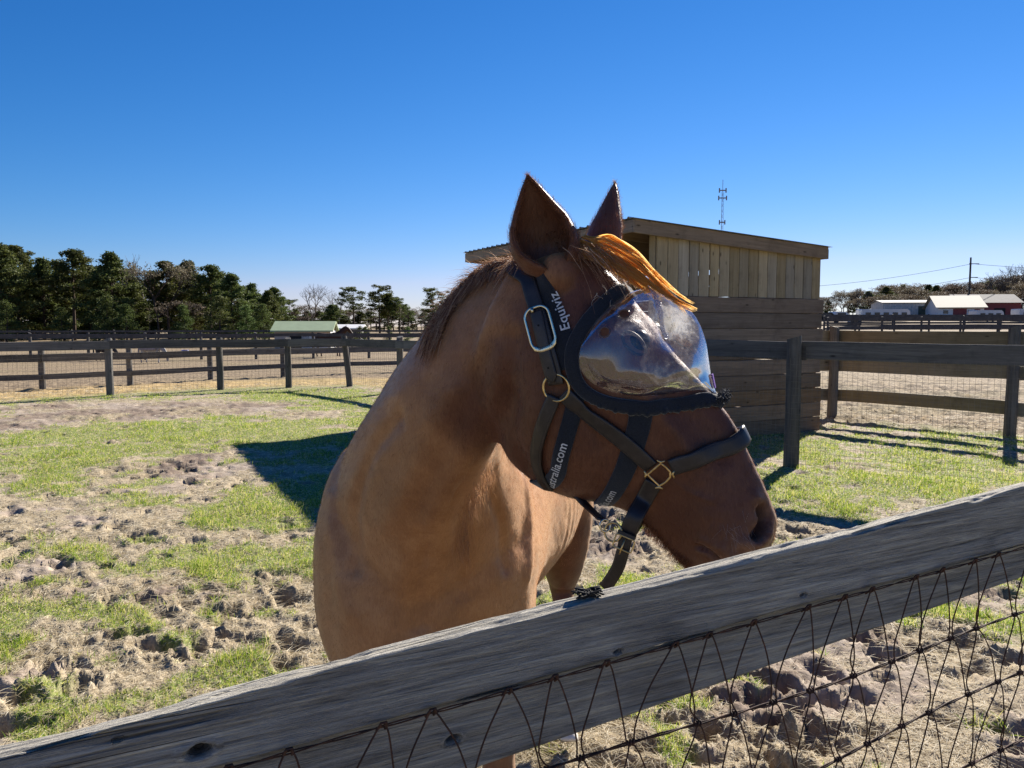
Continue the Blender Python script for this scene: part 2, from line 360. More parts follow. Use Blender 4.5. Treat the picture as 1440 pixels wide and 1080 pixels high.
M_grass = leafmat('green_blades', [(0, (.055, .105, .010)), (.45, (.15, .24, .018)), (.72, (.36, .39, .045)), (.88, (.50, .45, .17)), (1, (.60, .52, .28))], .45)
M_straw = leafmat('straw_blades', [(0, (.26, .205, .12)), (.5, (.46, .39, .26)), (1, (.66, .60, .46))], .25)
def acc_g(x, y):
    g, s, m = masks(x, y); return g * 1.05 * (beyond(x, y) < .3)
def acc_s(x, y):
    g, s, m = masks(x, y); return (.13 + .80 * s + .55 * g) * (beyond(x, y) < 3)
grass = blades('grass', 560000, 1.4, 21, M_grass, .018, .050, .00085, acc_g, 0, 2)
straw = blades('dry_grass', 520000, 1.4, 24, M_straw, .02, .055, .00085, acc_s, .85, 3)
# ================================================================ timber fences
M_post = wood('weathered_post', (.055, .052, .050), (.20, .185, .165), 1.0, 'Z')
M_rail = wood('weathered_rail', (.060, .058, .056), (.19, .18, .165), 1.0, 'X')
M_newrail = wood('newer_rail', (.16, .135, .085), (.30, .25, .165), 1.0, 'X')
M_dark = plain('old_dark_fence', (.085, .080, .076), .9, .1, .3, 3)
M_wire = plain('galvanised_wire', (.16, .145, .13), .55, .4, .3, 8, .6)
M_rust = NT('rusty_wire', .8, .3); _f = M_rust.noise(M_rust.coord(), 60, 4, .7); M_rust.color(M_rust.ramp(_f, [(.3, (.018, .012, .011)), (.55, (.060, .028, .020)), (.75, (.12, .055, .035))])); M_rust.bump(M_rust.noise(M_rust.coord(), 400, 3), .4, .001); M_rust = M_rust.m
def post(parent, x, y, z0, h, r, mat, lean=(0, 0), n=12, square=False):
    m = MB(); rr = random.Random(hash((round(x, 2), round(y, 2))) & 0xffff); rings = 7; vs = []
    ph = rr.uniform(0, 6.28)
    for i in range(rings):
        t = i / (rings - 1)
        for k in range(n):
            a = ph + 2 * math.pi * k / n; q = r * (1 + .05 * math.sin(3 * a + i) + rr.uniform(-.03, .03)) * (1.04 - .07 * t)
            if square: q = r * 1.15 / max(abs(math.cos(a - ph)), abs(math.sin(a - ph))) ** .85 * (1 + rr.uniform(-.01, .01))
            zt = t * h + (.025 * math.cos(a - ph) * (i == rings - 1))
            vs.append((math.cos(a) * q + lean[0] * t * h, math.sin(a) * q + lean[1] * t * h, zt - (.12 if i == 0 else 0)))
    fs = [(i * n + k, i * n + (k + 1) % n, (i + 1) * n + (k + 1) % n, (i + 1) * n + k) for i in range(rings - 1) for k in range(n)] + [tuple(range((rings - 1) * n, rings * n))]
    m.add(vs, fs); o = m.build('post', mat, parent); o.location = (x, y, z0); return o
def board(name, parent, a, b, hgt, thick, mat, seed=0, sag=.012, up=None):
    """a sawn plank from a to b, its own X axis along the grain, edges a little worn"""
    a = Vector(a); b = Vector(b); L = (b - a).length; r = random.Random(seed); m = MB(); n = max(3, int(L / .45)); vs = []
    s0 = r.uniform(-1, 1) * sag
    for i in range(n + 1):
        t = i / n; x = -L / 2 + L * t; dz = s0 * math.sin(math.pi * t) + r.uniform(-.002, .002); dy = r.uniform(-.002, .002); hh = hgt * (1 + r.uniform(-.012, .012))
        bv = min(.006, thick * .2)
        for (yy, zz) in ((-thick / 2, -hh / 2 + bv), (-thick / 2, hh / 2 - bv), (-thick / 2 + bv, hh / 2), (thick / 2 - bv, hh / 2), (thick / 2, hh / 2 - bv), (thick / 2, -hh / 2 + bv), (thick / 2 - bv, -hh / 2), (-thick / 2 + bv, -hh / 2)): vs.append((x, yy + dy, zz + dz))
    fs = [(i * 8 + k, (i + 1) * 8 + k, (i + 1) * 8 + (k + 1) % 8, i * 8 + (k + 1) % 8) for i in range(n) for k in range(8)] + [tuple(range(8)), tuple(range(n * 8 + 7, n * 8 - 1, -1))]
    m.add(vs, fs); o = m.build(name, mat, parent); d = (b - a).normalized(); u = Vector(up or (0, 0, 1)); s = u.cross(d).normalized(); u2 = d.cross(s)
    o.matrix_local = Matrix.Translation((a + b) / 2) @ Matrix((d, s, u2)).transposed().to_4x4(); return o
def rail_fence(name, posts, rails, label, matp, matr, pr=.075, top=1.38, off=-.1, square=False, group=None, heights=None, lean=None, thick=.045, wires=None, over=.02):
    """posts: list of (x, y); rails: list of (height of centre, board height)"""
    c = posts[0]; t = empty(name, (c[0], c[1], float(gz(*c))), label, 'fence', group); O = Vector(t.location); Z = []
    for i, (x, y) in enumerate(posts):
        z = float(ghill(x, y)); Z.append(z); h = (heights[i] if heights else top)
        post(t, x - O.x, y - O.y, z - O.z, h, pr, matp, (lean or {}).get(i, (0, 0)), square=square)
    for i in range(len(posts) - 1):
        a = Vector((*posts[i], Z[i])) - O; b = Vector((*posts[i + 1], Z[i + 1])) - O; d = (b - a); d.z = 0; d.normalize(); nrm = Vector((d.y, -d.x, 0)) * (pr + thick / 2 + .004) * (1 if off < 0 else -1)
        for j, (rz, rh) in enumerate(rails):
            k = Vector((0, 0, rz)); jj = random.Random(i * 7 + j + int(abs(posts[0][0]) * 10)).uniform(-.012, .012)
            board('rail', t, a + k + nrm - d * over + Vector((0, 0, jj)), b + k + nrm + d * over * 0 + Vector((0, 0, -jj * .6)), rh, thick, matr, i * 13 + j)
    if wires:
        m = MB(); st, zr, rad = wires
        for i in range(len(posts) - 1):
            a = Vector((*posts[i], Z[i])) - O; b = Vector((*posts[i + 1], Z[i + 1])) - O; d = (b - a); L = d.length; d.normalize(); nrm = Vector((d.y, -d.x, 0)) * -(pr + .006)
            for q in range(int((zr[1] - zr[0]) / st[1]) + 1):
                zz = zr[0] + q * st[1]; pts = [a + nrm + d * (L * s / 6) + Vector((0, 0, zz + .012 * math.sin(s * 1.3 + q))) for s in range(7)]; m.tube(pts, rad, 3, False)
            for q in range(int(L / st[0]) + 1):
                p = a + nrm + d * (q * st[0]); m.tube([p + Vector((0, 0, zr[0])), p + Vector((.006 * math.sin(q), 0, (zr[0] + zr[1]) / 2)), p + Vector((0, 0, zr[1]))], rad, 3, False)
        tag(m.build('wire_mesh', M_wire, t), kind='stuff')
    return t
# near left fence, with the leaning post
L1 = [tuple(p) for p in FENCE_L] + [(-1.15, 17.2), (-.35, 15.9)]
rail_fence('rail_fence', L1, [(1.235, .205)], 'dark weathered fence with one top rail, wire mesh and a leaning post behind the paddock', M_post, M_rail, .085, 1.40, off=-1,
           lean={5: (-.10, 0)}, heights=[1.4, 1.4, 1.38, 1.4, 1.36, 1.42, 1.42, 1.4, 1.4], wires=((.10, .10), (.05, 1.2), .0022))
# second line across the lane
def gl(*p): return [tuple(px2g(a, b)) for a, b in p]
rail_fence('rail_fence', gl((-330, 559), (-120, 553), (60, 547.5), (183, 541), (296, 533.5), (398, 529), (490, 525), (577, 522), (650, 519), (716, 517)),
           [(.84, .20), (.34, .15)], 'lower weathered two rail fence on the far side of the golden lane', M_post, M_rail, .08, 1.10, off=-1, wires=((.2, .15), (.05, 1.0), .002))
# near right fence: one heavy top rail and fine mesh below it
RF = [(5.35, 7.55), (3.38, 9.2), (2.08, 10.45)]
RF = [(7.55, 5.7)] + RF
rail_fence('rail_fence', RF, [(1.405, .215)], 'single heavy grey rail fence with fine wire mesh in front of the shed', M_post, M_rail, .088, 1.56, off=-1, wires=((.055, .075), (.05, 1.32), .0016), over=.1)
# newer boards behind it
b1 = px2g(1170, 587); b2 = px2g(1420, 613); dv = (b2 - b1)
NB = [tuple(b1 - dv * .5), tuple(b1), tuple(b2), tuple(b2 + dv), tuple(b2 + dv * 2)]
NB[0] = (5.10, 14.0)
rail_fence('rail_fence', NB, [(1.50, .225), (.98, .215), (.42, .215)], 'fence of three wide tan boards running right from the shed corner', M_post, M_newrail, .085, 1.68, off=1, over=.03)
# far fences
def farline(pts, top, nrail, label, mat, name='rail_fence', pr=.07, group='far paddock fences', rh=.15):
    P = []
    for (x, y, xe, ye, k) in pts:
        for i in range(k): P.append((x + (xe - x) * i / k, y + (ye - y) * i / k))
    P.append((pts[-1][2], pts[-1][3])); hs = {2: [(top - .12, rh), (top * .5, rh)], 3: [(top - .1, rh), (top * .6, rh), (top * .28, rh)]}[nrail]
    rail_fence(name, P, hs, label, mat, mat, pr, top, off=-1, thick=.05)
farline([(-34, 36, -13, 39, 8), (-13, 39, 9, 44, 8)], 1.35, 2, 'dark far fence behind the grazing horses', M_dark)
farline([(-44, 55, -4, 62, 14), (-4, 62, 12, 62, 5)], 1.35, 3, 'farthest left fence below the pine trees', M_dark)
farline([(20.5, 50, 24.5, 51, 2), (24.5, 51, 60, 54, 13)], 1.4, 2, 'nearest of the far fences crossing the dry field at right', M_dark, rh=.22)
farline([(23.5, 58, 62, 61, 14)], 1.35, 3, 'middle far fence crossing the dry field at right', M_dark)
farline([(28, 70, 74, 70, 14)], 1.35, 3, 'far fence in front of the trailers and barns', M_dark)

# ================================================================ the fence in the foreground
z0 = .74; KS = z0 / .90
FD = unit([2.045, 1.0147, 0]); FN = np.array([FD[1], -FD[0], 0.0]); FN = FN if FN[1] < 0 else -FN     # FN points to the camera
J0 = at(720, 965, z0)
def fpl(px, py, off=0.0): return atplane(px, py, J0 + FN * off, FN)
def fline(p, q, off=0.0):          # height and slope along the fence of an edge seen through two points
    P = fpl(*p, off); Q = fpl(*q, off); sp_ = np.dot(P - J0, FD); sq = np.dot(Q - J0, FD); k = (Q[2] - P[2]) / (sq - sp_); return P[2] - k * sp_, k
LT = fline((400, 959), (1440, 686)); LJ = fline((720, 965), (1423, 771)); LB = fline((720, 1062), (1440, 811), -.010)
L2 = fline((956, 1027), (1348, 890), .003); L3 = fline((1145, 1079), (1440, 947), .003)
ev = lambda L, s: L[0] + L[1] * s
zj, zt, zb = LJ[0], LT[0], LB[0]
FB = float(np.dot(fpl(-90, 1080) - J0, FD)) - 1.15; FE = float(np.dot(fpl(1560, 700) - J0, FD)) + 2.2
n = NT('grey_fence_board', .88, .12)
co = n.coord('Object', (1.4, 24, 24)); g1 = n.noise(co, 2.2, 8, .68, 1.6); co2 = n.coord('Object', (5, 260, 260)); g2 = n.noise(co2, 1.5, 5, .75, .4); g3 = n.noise(n.coord('Object', (1.5, 5, 5)), 2.5, 4, .6)
fib = n.noise(n.coord('Object', (22, 1000, 1000)), 1.0, 3, .7)
h = n.math('ADD', n.math('MULTIPLY', g1, .5), n.math('ADD', n.math('MULTIPLY', g2, .35), n.math('MULTIPLY', fib, .15)))
c = n.ramp(h, [(.38, (.08, .076, .072)), (.45, (.22, .213, .203)), (.53, (.36, .35, .33)), (.63, (.60, .575, .52))])
c = n.mix(n.math('MULTIPLY', n.ramp(g3, [(.42, (0, 0, 0)), (.7, (1, 1, 1))]), .35), c, (.12, .115, .125))
cr = n.ramp(n.noise(n.coord('Object', (.9, 34, 34)), 1.4, 3, .5, .8), [(.485, (0, 0, 0)), (.5, (1, 1, 1)), (.515, (0, 0, 0))])
crm = n.math('MULTIPLY', cr, n.ramp(n.noise(n.coord('Object', (1.2, 6, 6)), 1.7, 2), [(.5, (0, 0, 0)), (.6, (1, 1, 1))]))
c = n.mix(n.math('MULTIPLY', crm, .8), c, (.02, .018, .018))
ka = n.attr('knot').outputs['Fac']; c = n.mix(ka, c, (.03, .026, .026))
c = n.mix(n.math('MULTIPLY', n.attr('pale_top').outputs['Fac'], .55), c, (.62, .565, .44)); n.color(c); hh_ = n.math('SUBTRACT', h, n.math('MULTIPLY', crm, .35)); n.bump(hh_, 1.0, .010); M_front = n.m  # top face and upper arris tinted paler and warmer
def bigboard(Llo, Lhi, depth_front, thick, seed, parent, knots=()):
    zlo = Llo[0]; zhi = Lhi[0]
    """a long plank with modelled grain relief, a ragged upper arris and knots"""
    L = FE - FB; nx = 1500; hgt = zhi - zlo; bd = .0028
    u = np.linspace(0, L, nx)
    sec = []                                               # (depth, height) round the section, from the lower front edge
    for k in range(36): sec.append((0, k / 35 * (hgt - bd), 1))
    for k in range(1, 7): a = k / 7 * math.pi / 2; sec.append((bd * (1 - math.cos(a)), hgt - bd + bd * math.sin(a), 2))
    for k in range(22): sec.append((bd + k / 21 * (thick - 2 * bd), hgt, 3))
    for k in range(1, 5): a = k / 5 * math.pi / 2; sec.append((thick - bd + bd * math.sin(a), hgt - bd + bd * math.cos(a), 4))
    for k in range(6): sec.append((thick, (hgt - bd) * (1 - k / 5), 4))
    for k in range(1, 6): sec.append((thick * (1 - k / 6), 0, 5))
    S = np.array(sec); m = len(S); U, K = np.meshgrid(u, np.arange(m), indexing='ij'); Dp = S[K, 0]; Hh = S[K, 1]; zone = S[K, 2]
    wav = .003 * (fbm(U * .8, U * 0, 2, seed) - .5) * 2 + .0025 * (fbm(U * 6, U * 0, 3, seed + 5) - .5) * 2
    rag = fbm(U * 11, Dp * 60, 4, seed + 9); rag2 = fbm(U * 3.0, Dp * 210, 4, seed + 19)
    top = sstep(hgt * .90, hgt, Hh)
    gr = fbm(U * 1.6 + .25 * fbm(U * 1.3, Hh * 9, 2, seed + 3), Hh * 95, 4, seed + 1)
    H2 = Hh + wav * sstep(0, hgt, Hh) + top * (-.0036 * sstep(.5, .85, rag) + .0036 * (rag2 - .55)) + (1 - sstep(0, hgt * .1, Hh)) * .003 * (fbm(U * 5, U * 0, 3, seed + 7) - .5)
    chip = sstep(.60, .75, fbm(U * 7, U * 0 + 3, 3, seed + 23)) * (zone == 2)
    D2_ = Dp + (zone == 1) * (.0022 * (gr - .5)) + chip * .004
    H2 = H2 - chip * .004
    kn = np.zeros_like(U)
    for (ku, kh, kr) in knots:
        q = np.sqrt(((U - ku) / (kr * 1.7)) ** 2 + ((Hh - kh) / kr) ** 2) * (1 + .5 * (fbm(U * 120, Hh * 120, 2, 77) - .5)); D2_ = D2_ + (zone == 1) * (.010 * np.exp(-q ** 4) - .0022 * np.exp(-((q - 1.4) / .4) ** 2)); kn = np.maximum(kn, (zone == 1) * np.exp(-(q / .95) ** 6) * .9)
    sU = U + FB; zl = Llo[0] + Llo[1] * sU; zh = Lhi[0] + Lhi[1] * sU; fr_ = H2 / hgt; H3_ = zl + (zh - zl) * np.clip(fr_, 0, 1) + (H2 - np.clip(fr_, 0, 1) * hgt)
    V = np.stack([U - L / 2, D2_, H3_ - (zlo + zhi) / 2], -1).reshape(-1, 3)
    i, k = np.meshgrid(np.arange(nx - 1), np.arange(m), indexing='ij'); a = (i * m + k).ravel(); b = (i * m + (k + 1) % m).ravel(); F = np.stack([a, b, b + m, a + m], 1)
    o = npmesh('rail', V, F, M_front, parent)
    q = o.data.attributes.new('knot', 'FLOAT', 'POINT'); q.data.foreach_set('value', kn.astype(np.float32).ravel())
    q = o.data.attributes.new('pale_top', 'FLOAT', 'POINT'); q.data.foreach_set('value', (((zone == 2) | (zone == 3)) * (.5 + .5 * fbm(U * 9, Dp * 120, 3, seed + 50))).astype(np.float32).ravel())
    cpos = J0 + FD * (FB + L / 2) + FN * depth_front; cpos[2] = (zlo + zhi) / 2
    M = Matrix((Vector(FD), Vector(-FN), Vector((0, 0, 1)))).transposed().to_4x4()
    o.matrix_world = Matrix.Translation(Vector(cpos)) @ M
    return o
ff = empty('board_fence', (0, 0, 0), 'grey weathered board fence with rusty V mesh crossing the foreground', 'fence')
def knot_at(px, py, r, Ll, Lh, off=0):
    p = fpl(px, py, off); s_ = float(np.dot(p - J0, FD)); return (s_ - FB, (p[2] - ev(Ll, s_)) / (ev(Lh, s_) - ev(Ll, s_)) * (Lh[0] - Ll[0]), r * KS)
k1 = [knot_at(281, 1058, .0075, LJ, LT), knot_at(1129, 838, .0032, LJ, LT), knot_at(869, 917, .003, LJ, LT), knot_at(165, 1042, .0016, LJ, LT)]
k2 = [knot_at(637, 1039, .0055, LB, LJ, -.010)]
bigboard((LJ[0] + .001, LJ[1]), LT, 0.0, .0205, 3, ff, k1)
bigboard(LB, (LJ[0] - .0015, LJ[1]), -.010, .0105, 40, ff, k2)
fposts = [(-1.45, .05), (2.55, .06)]
for s, r in fposts:
    p = J0 + FD * s - FN * (.030 + r); post(ff, p[0], p[1], float(gz(p[0], p[1])), ev(LT, s) - float(gz(p[0], p[1])) - .02, r, M_post)
# V mesh: cables of two twisted strands, zigzag wires wrapped round them
m = MB(); sp = .066
def fp(s, z, off=.004): p = J0 + FD * s + FN * off; return np.array([p[0], p[1], z])
def rowz(i, s):
    base = ev(LJ, s) - .002 if i == 0 else ev(L2, s) if i == 1 else ev(L3, s) + (i - 2) * (ev(L3, s) - ev(L2, s))
    return base + .006 * math.sin(s * 4.1 + i * 2) * (i > 0) + (.004 * math.sin(s * 9 + i) if i else 0)
jr = random.Random(5); KX = {}
S0, S1 = FB + .02, FE - .02
for i in range(8):
    KX[i] = [S0 + (k + .5 * (i % 2)) * sp + jr.uniform(-.014, .014) for k in range(int((S1 - S0) / sp))]
    for strand in (0, 1):
        pts = []; s = S0
        while s < S1:
            a = s * 2 * math.pi / .10 + strand * math.pi; pts.append(fp(s, rowz(i, s) + .0011 * math.sin(a), .004 + .0011 * math.cos(a))); s += .0085
        m.tube(pts, .0011 if i else .0008, 5, False)
    if i:
        for s in KX[i]:                                   # wraps
            pts = [fp(s + (q / 18 - .5) * .010, rowz(i, s) +   .0028 * math.sin(q * .9), .004 +   .0028 * math.cos(q * .9)) for q in range(19)]; m.tube(pts, .0012, 5, False)
tag(m.build('cable', M_rust, ff, True), kind='stuff')
m = MB()
for i in range(7):
    up = KX[i]; dn = KX[i + 1]
    for a_, s in enumerate(up):
        for sg in (-1, 1):
            c = [d for d in dn if (d - s) * sg > 0 and abs(d - s) < sp * 1.1]
            if not c: continue
            d = min(c, key=lambda q: abs(q - s)); bw = jr.uniform(.001, .008) if sg > 0 else jr.uniform(.008, .020); bz = jr.uniform(.15, .35)
            za = rowz(i, s) + (.004 if i == 0 else 0); zd = rowz(i + 1, d); e = sg * .004
            P = [(s + e * .4, za, .004 if i else .0075), (s + e + (d - s) * .10, za + (zd - za) * .10, .0075), (s + (d - s) * .42 + sg * bw * .7, za + (zd - za) * (.5 - bz * .3), .008), (s + (d - s) * .66 + sg * bw * .9, za + (zd - za) * .78, .006), (d - sg * .005, zd, .004)]
            pts = [fp(*q) for q in crom(np.array(P), 4)]; m.tube(pts, .00095, 5, False)
tag(m.build('v_wire', M_rust, ff, True), kind='stuff')
# staples that hold the top strand
for s in KX[0]:
    q = MB(); z = rowz(0, s)
    q.tube([fp(s - .004, z - .004, .001), fp(s - .004, z + .001, .007), fp(s - .002, z + .006, .009), fp(s + .003, z + .006, .009), fp(s + .004, z + .001, .007), fp(s + .004, z - .004, .001)], .0013, 5); q.build('staple', M_rust, ff, True)
# scrap of black twine knotted on the rail
m = MB(); c0 = fpl(826, 838, -.010); c0[2] = ev(LT, float(np.dot(c0 - J0, FD))) + .002; jr = random.Random(3)
for q in range(16):
    P = [c0 + FD * jr.uniform(-.016, .016) + FN * jr.uniform(-.008, .008) + np.array([0, 0, jr.uniform(0, .008)]) for _ in range(5)]; m.tube(crom(np.array(P), 4), .0009, 5)
tag(m.build('twine_scrap', plain('black_twine', (.015, .015, .016), .8), None, True), 'frayed scrap of black twine lying on the grey fence rail', 'twine')
# ================================================================ run-in shed
M_vb = wood('shed_vertical_boards', (.27, .205, .125), (.49, .39, .255), 1.0, 'X', .8, .3)
M_hp = wood('shed_horizontal_planks', (.17, .11, .07), (.34, .235, .155), 1.0, 'X', .85, .5)
M_fas = wood('shed_fascia', (.20, .135, .085), (.38, .275, .185), 1.0, 'X', .85, .4)
M_tin = plain('corrugated_tin', (.42, .43, .43), .42, .5, .15, 3, .55)
W0 = np.array([2.02, 10.9]); SD = np.array([.889, .457]); SE = np.array([-.457, .889]); WL = 3.26; FLn = 5.35
shed = empty('run_in_shed', (W0[0], W0[1], 0), 'open fronted timber run-in shed with vertical boards above horizontal planks', 'shed')
O = np.array([W0[0], W0[1], 0.0])
def sp3(a, e, z): q = W0 + SD * a + SE * e; return np.array([q[0], q[1], z]) - O
def ztop(a): return 3.00 - .056 * a      # roof underside along the side wall
# corner and front posts
def spost(a, e, z1, w=.14):
    board('corner_post', shed, sp3(a, e, -.1), sp3(a, e, z1), w, w, M_vb, 3, 0, up=(SD[0], SD[1], 0))
for a, e in ((.07, .09), (.07, FLn / 2), (.07, FLn - .09), (WL - .09, .09), (WL - .09, FLn - .09)): spost(a, e, ztop(a) - .01)
ZM = 2.13
def vboards(e, side, a0=0.0, name='wall_board', z0=ZM, gaps=()):
    n_ = 17; w = WL / n_
    for i in range(n_):
        a = a0 + w * (i + .5); gp = .006 + (.016 if i in gaps else 0); r = random.Random(i + int(e * 10))
        board(name, shed, sp3(a, e + side * (.016 + r.uniform(0, .003)), z0 - .0 + r.uniform(-.006, .0)), sp3(a + r.uniform(-.003, .003), e + side * .018, ztop(a) - .02), w - gp - r.uniform(0, .006), .022, M_vb, i, 0, up=(SD[0], SD[1], 0))
vboards(0, -1, gaps=(3, 5)); vboards(FLn, 1)
ph = ZM / 9
for i in range(9):                                             # side wall planks, ends a little ragged
    r = random.Random(i)
    board('wall_plank', shed, sp3(-.01 - r.uniform(0, .02), -.032, ph * (i + .5)), sp3(WL + .02 + r.uniform(0, .045), -.032, ph * (i + .5) + r.uniform(-.004, .004)), ph - .008 - r.uniform(0, .006), .038, M_hp, i, .004)
    board('wall_plank', shed, sp3(0, FLn + .032, ph * (i + .5)), sp3(WL, FLn + .032, ph * (i + .5)), ph - .008, .038, M_hp, i + 30, .004)
for i in range(12):                                            # back wall
    z = .117 + i * .222
    if z + .11 > ztop(WL) - .05: break
    r = random.Random(i + 70)
    board('wall_plank', shed, sp3(WL + .002, .02, z), sp3(WL + .002, FLn - .02, z), .214 - r.uniform(0, .008), .03, M_hp, i + 60, .004)
# roof: rafters, purlins, fascia, tin sheets
OS, OF, OB = .12, .466, .02
def rz(a): return 3.13 - .056 * (a + .466)
for k in range(9):
    e = -OS + .02 + (FLn + 2 * OS - .04) * k / 8
    if k in (0, 8): continue
    board('rafter', shed, sp3(-OF + .04, e, rz(-OF) - .09), sp3(WL + OB - .04, e, rz(WL + OB) - .09), .14, .04, M_hp, k, .002)
for a in (-OF + .25, .8, 1.75, 2.7, WL - .1):
    board('purlin', shed, sp3(a, -OS + .03, rz(a) + .0), sp3(a, FLn + OS - .03, rz(a) + .0), .035, .09, M_hp, 5, .001)
for i in range(6):                                             # sheathing seen from below
    pass
board('fascia', shed, sp3(-OF, -OS - .002, rz(-OF) - .075), sp3(WL + OB, -OS - .002, rz(WL + OB) - .075), .19, .038, M_fas, 1, .004)
board('fascia', shed, sp3(-OF, FLn + OS, rz(-OF) - .075), sp3(WL + OB, FLn + OS, rz(WL + OB) - .075), .19, .038, M_fas, 2, .004)
board('fascia', shed, sp3(-OF - .022, -OS - .02, rz(-OF) - .075), sp3(-OF - .022, FLn + OS + .02, rz(-OF) - .075), .17, .038, M_fas, 4, .004)
board('fascia', shed, sp3(WL + OB + .022, -OS, rz(WL + OB) - .09), sp3(WL + OB + .022, FLn + OS, rz(WL + OB) - .09), .15, .038, M_fas, 5, .004)
ns = 7; tot = FLn + 2 * OS + .12; sw = tot / ns
for s in range(ns):
    m = MB(); prof_ = []
    nr_ = 4; rw = sw / nr_
    for q in range(nr_):
        b = q * rw
        for (dx, dz_) in ((0, 0), (rw * .36, 0), (rw * .44, .022), (rw * .56, .022), (rw * .64, 0)): prof_.append((b + dx, dz_))
    prof_.append((sw + .02, .002))
    e0 = -OS - .06 + s * sw; za = .024 + .0012 * (s % 2)
    top_ = []; 
    for a in (-OF - .07, WL + OB + .06):
        for (dx, dz_) in prof_: top_.append(sp3(a, e0 + dx, rz(a) + za + dz_))
    for a in (-OF - .07, WL + OB + .06):
        for (dx, dz_) in prof_: top_.append(sp3(a, e0 + dx, rz(a) + za + dz_ - .0025))
    k = len(prof_); fs = []
    for q in range(k - 1): fs += [(q, q + 1, k + q + 1, k + q), (2 * k + q, 3 * k + q, 3 * k + q + 1, 2 * k + q + 1), (q, 2 * k + q, 2 * k + q + 1, q + 1), (k + q, k + q + 1, 3 * k + q + 1, 3 * k + q)]
    m.add(top_, fs); m.build('roof_sheet', M_tin, shed)
# ================================================================ trees
def bark(name, a, b): return plain(name, a, .9, .1, .3, 4)
M_bark = bark('pine_bark', (.075, .055, .042), None); M_twig = plain('grey_twigs', (.13, .115, .10), .9, .1, .2, 4)
def fol(name, c1, c2, c3, tr=.25):
    n = NT(name, .7, .2); f = n.noise(n.coord('Object'), .9, 3, .6); g = n.noise(n.coord('Object'), 9, 2, .6)
    rnd = n.rand(); k = n.math('ADD', n.math('MULTIPLY', f, .6), n.math('MULTIPLY', g, .4)); c = n.ramp(k, [(.35, c1), (.5, c2), (.66, c3)])
    hv = n.node('ShaderNodeHueSaturation'); n.link(c, hv.inputs['Color']); n.link(n.math('ADD', n.math('MULTIPLY', rnd, .5), .75), hv.inputs['Value']); n.link(n.math('ADD', n.math('MULTIPLY', rnd, .05), .475), hv.inputs['Hue']); c = hv.outputs[0]
    n.color(c); t = n.node('ShaderNodeBsdfTranslucent'); n.link(c, t.inputs[0]); mx = n.node('ShaderNodeMixShader'); mx.inputs[0].default_value = tr
    n.link(n.b.outputs[0], mx.inputs[1]); n.link(t.outputs[0], mx.inputs[2]); n.link(mx.outputs[0], n.out.inputs[0]); return n.m
M_pine = fol('pine_needles', (.036, .052, .014), (.080, .098, .026), (.155, .165, .050), .32)
M_brush = fol('young_pine_needles', (.045, .065, .018), (.085, .115, .030), (.14, .17, .05), .35)
M_brown = fol('dry_oak_leaves', (.080, .062, .042), (.125, .098, .068), (.17, .14, .10), .3)
def clumpmesh(name, centres, per, size, mat_, r, squash=.6):
    n_ = len(centres) * per; C = np.repeat(np.array([c[:3] for c in centres]), per, 0); S = np.repeat(np.array([c[3] for c in centres]), per)
    d = r.normal(size=(n_, 3)); d /= np.linalg.norm(d, axis=1)[:, None]; rad = r.random(n_) ** .45
    P = C + d * (rad * S)[:, None] * np.array([1, 1, squash]); a = r.normal(size=(n_, 3)); b = r.normal(size=(n_, 3)); a /= np.linalg.norm(a, axis=1)[:, None]; b -= a * (a * b).sum(1)[:, None]; b /= np.linalg.norm(b, axis=1)[:, None]
    z = (size * r.uniform(.6, 1.5, n_))[:, None]; V = np.stack([P - a * z * .5 - b * z * .25, P + a * z * .5 - b * z * .12, P + b * z * .45], 1).reshape(-1, 3)
    return V, np.arange(n_ * 3).reshape(-1, 3)
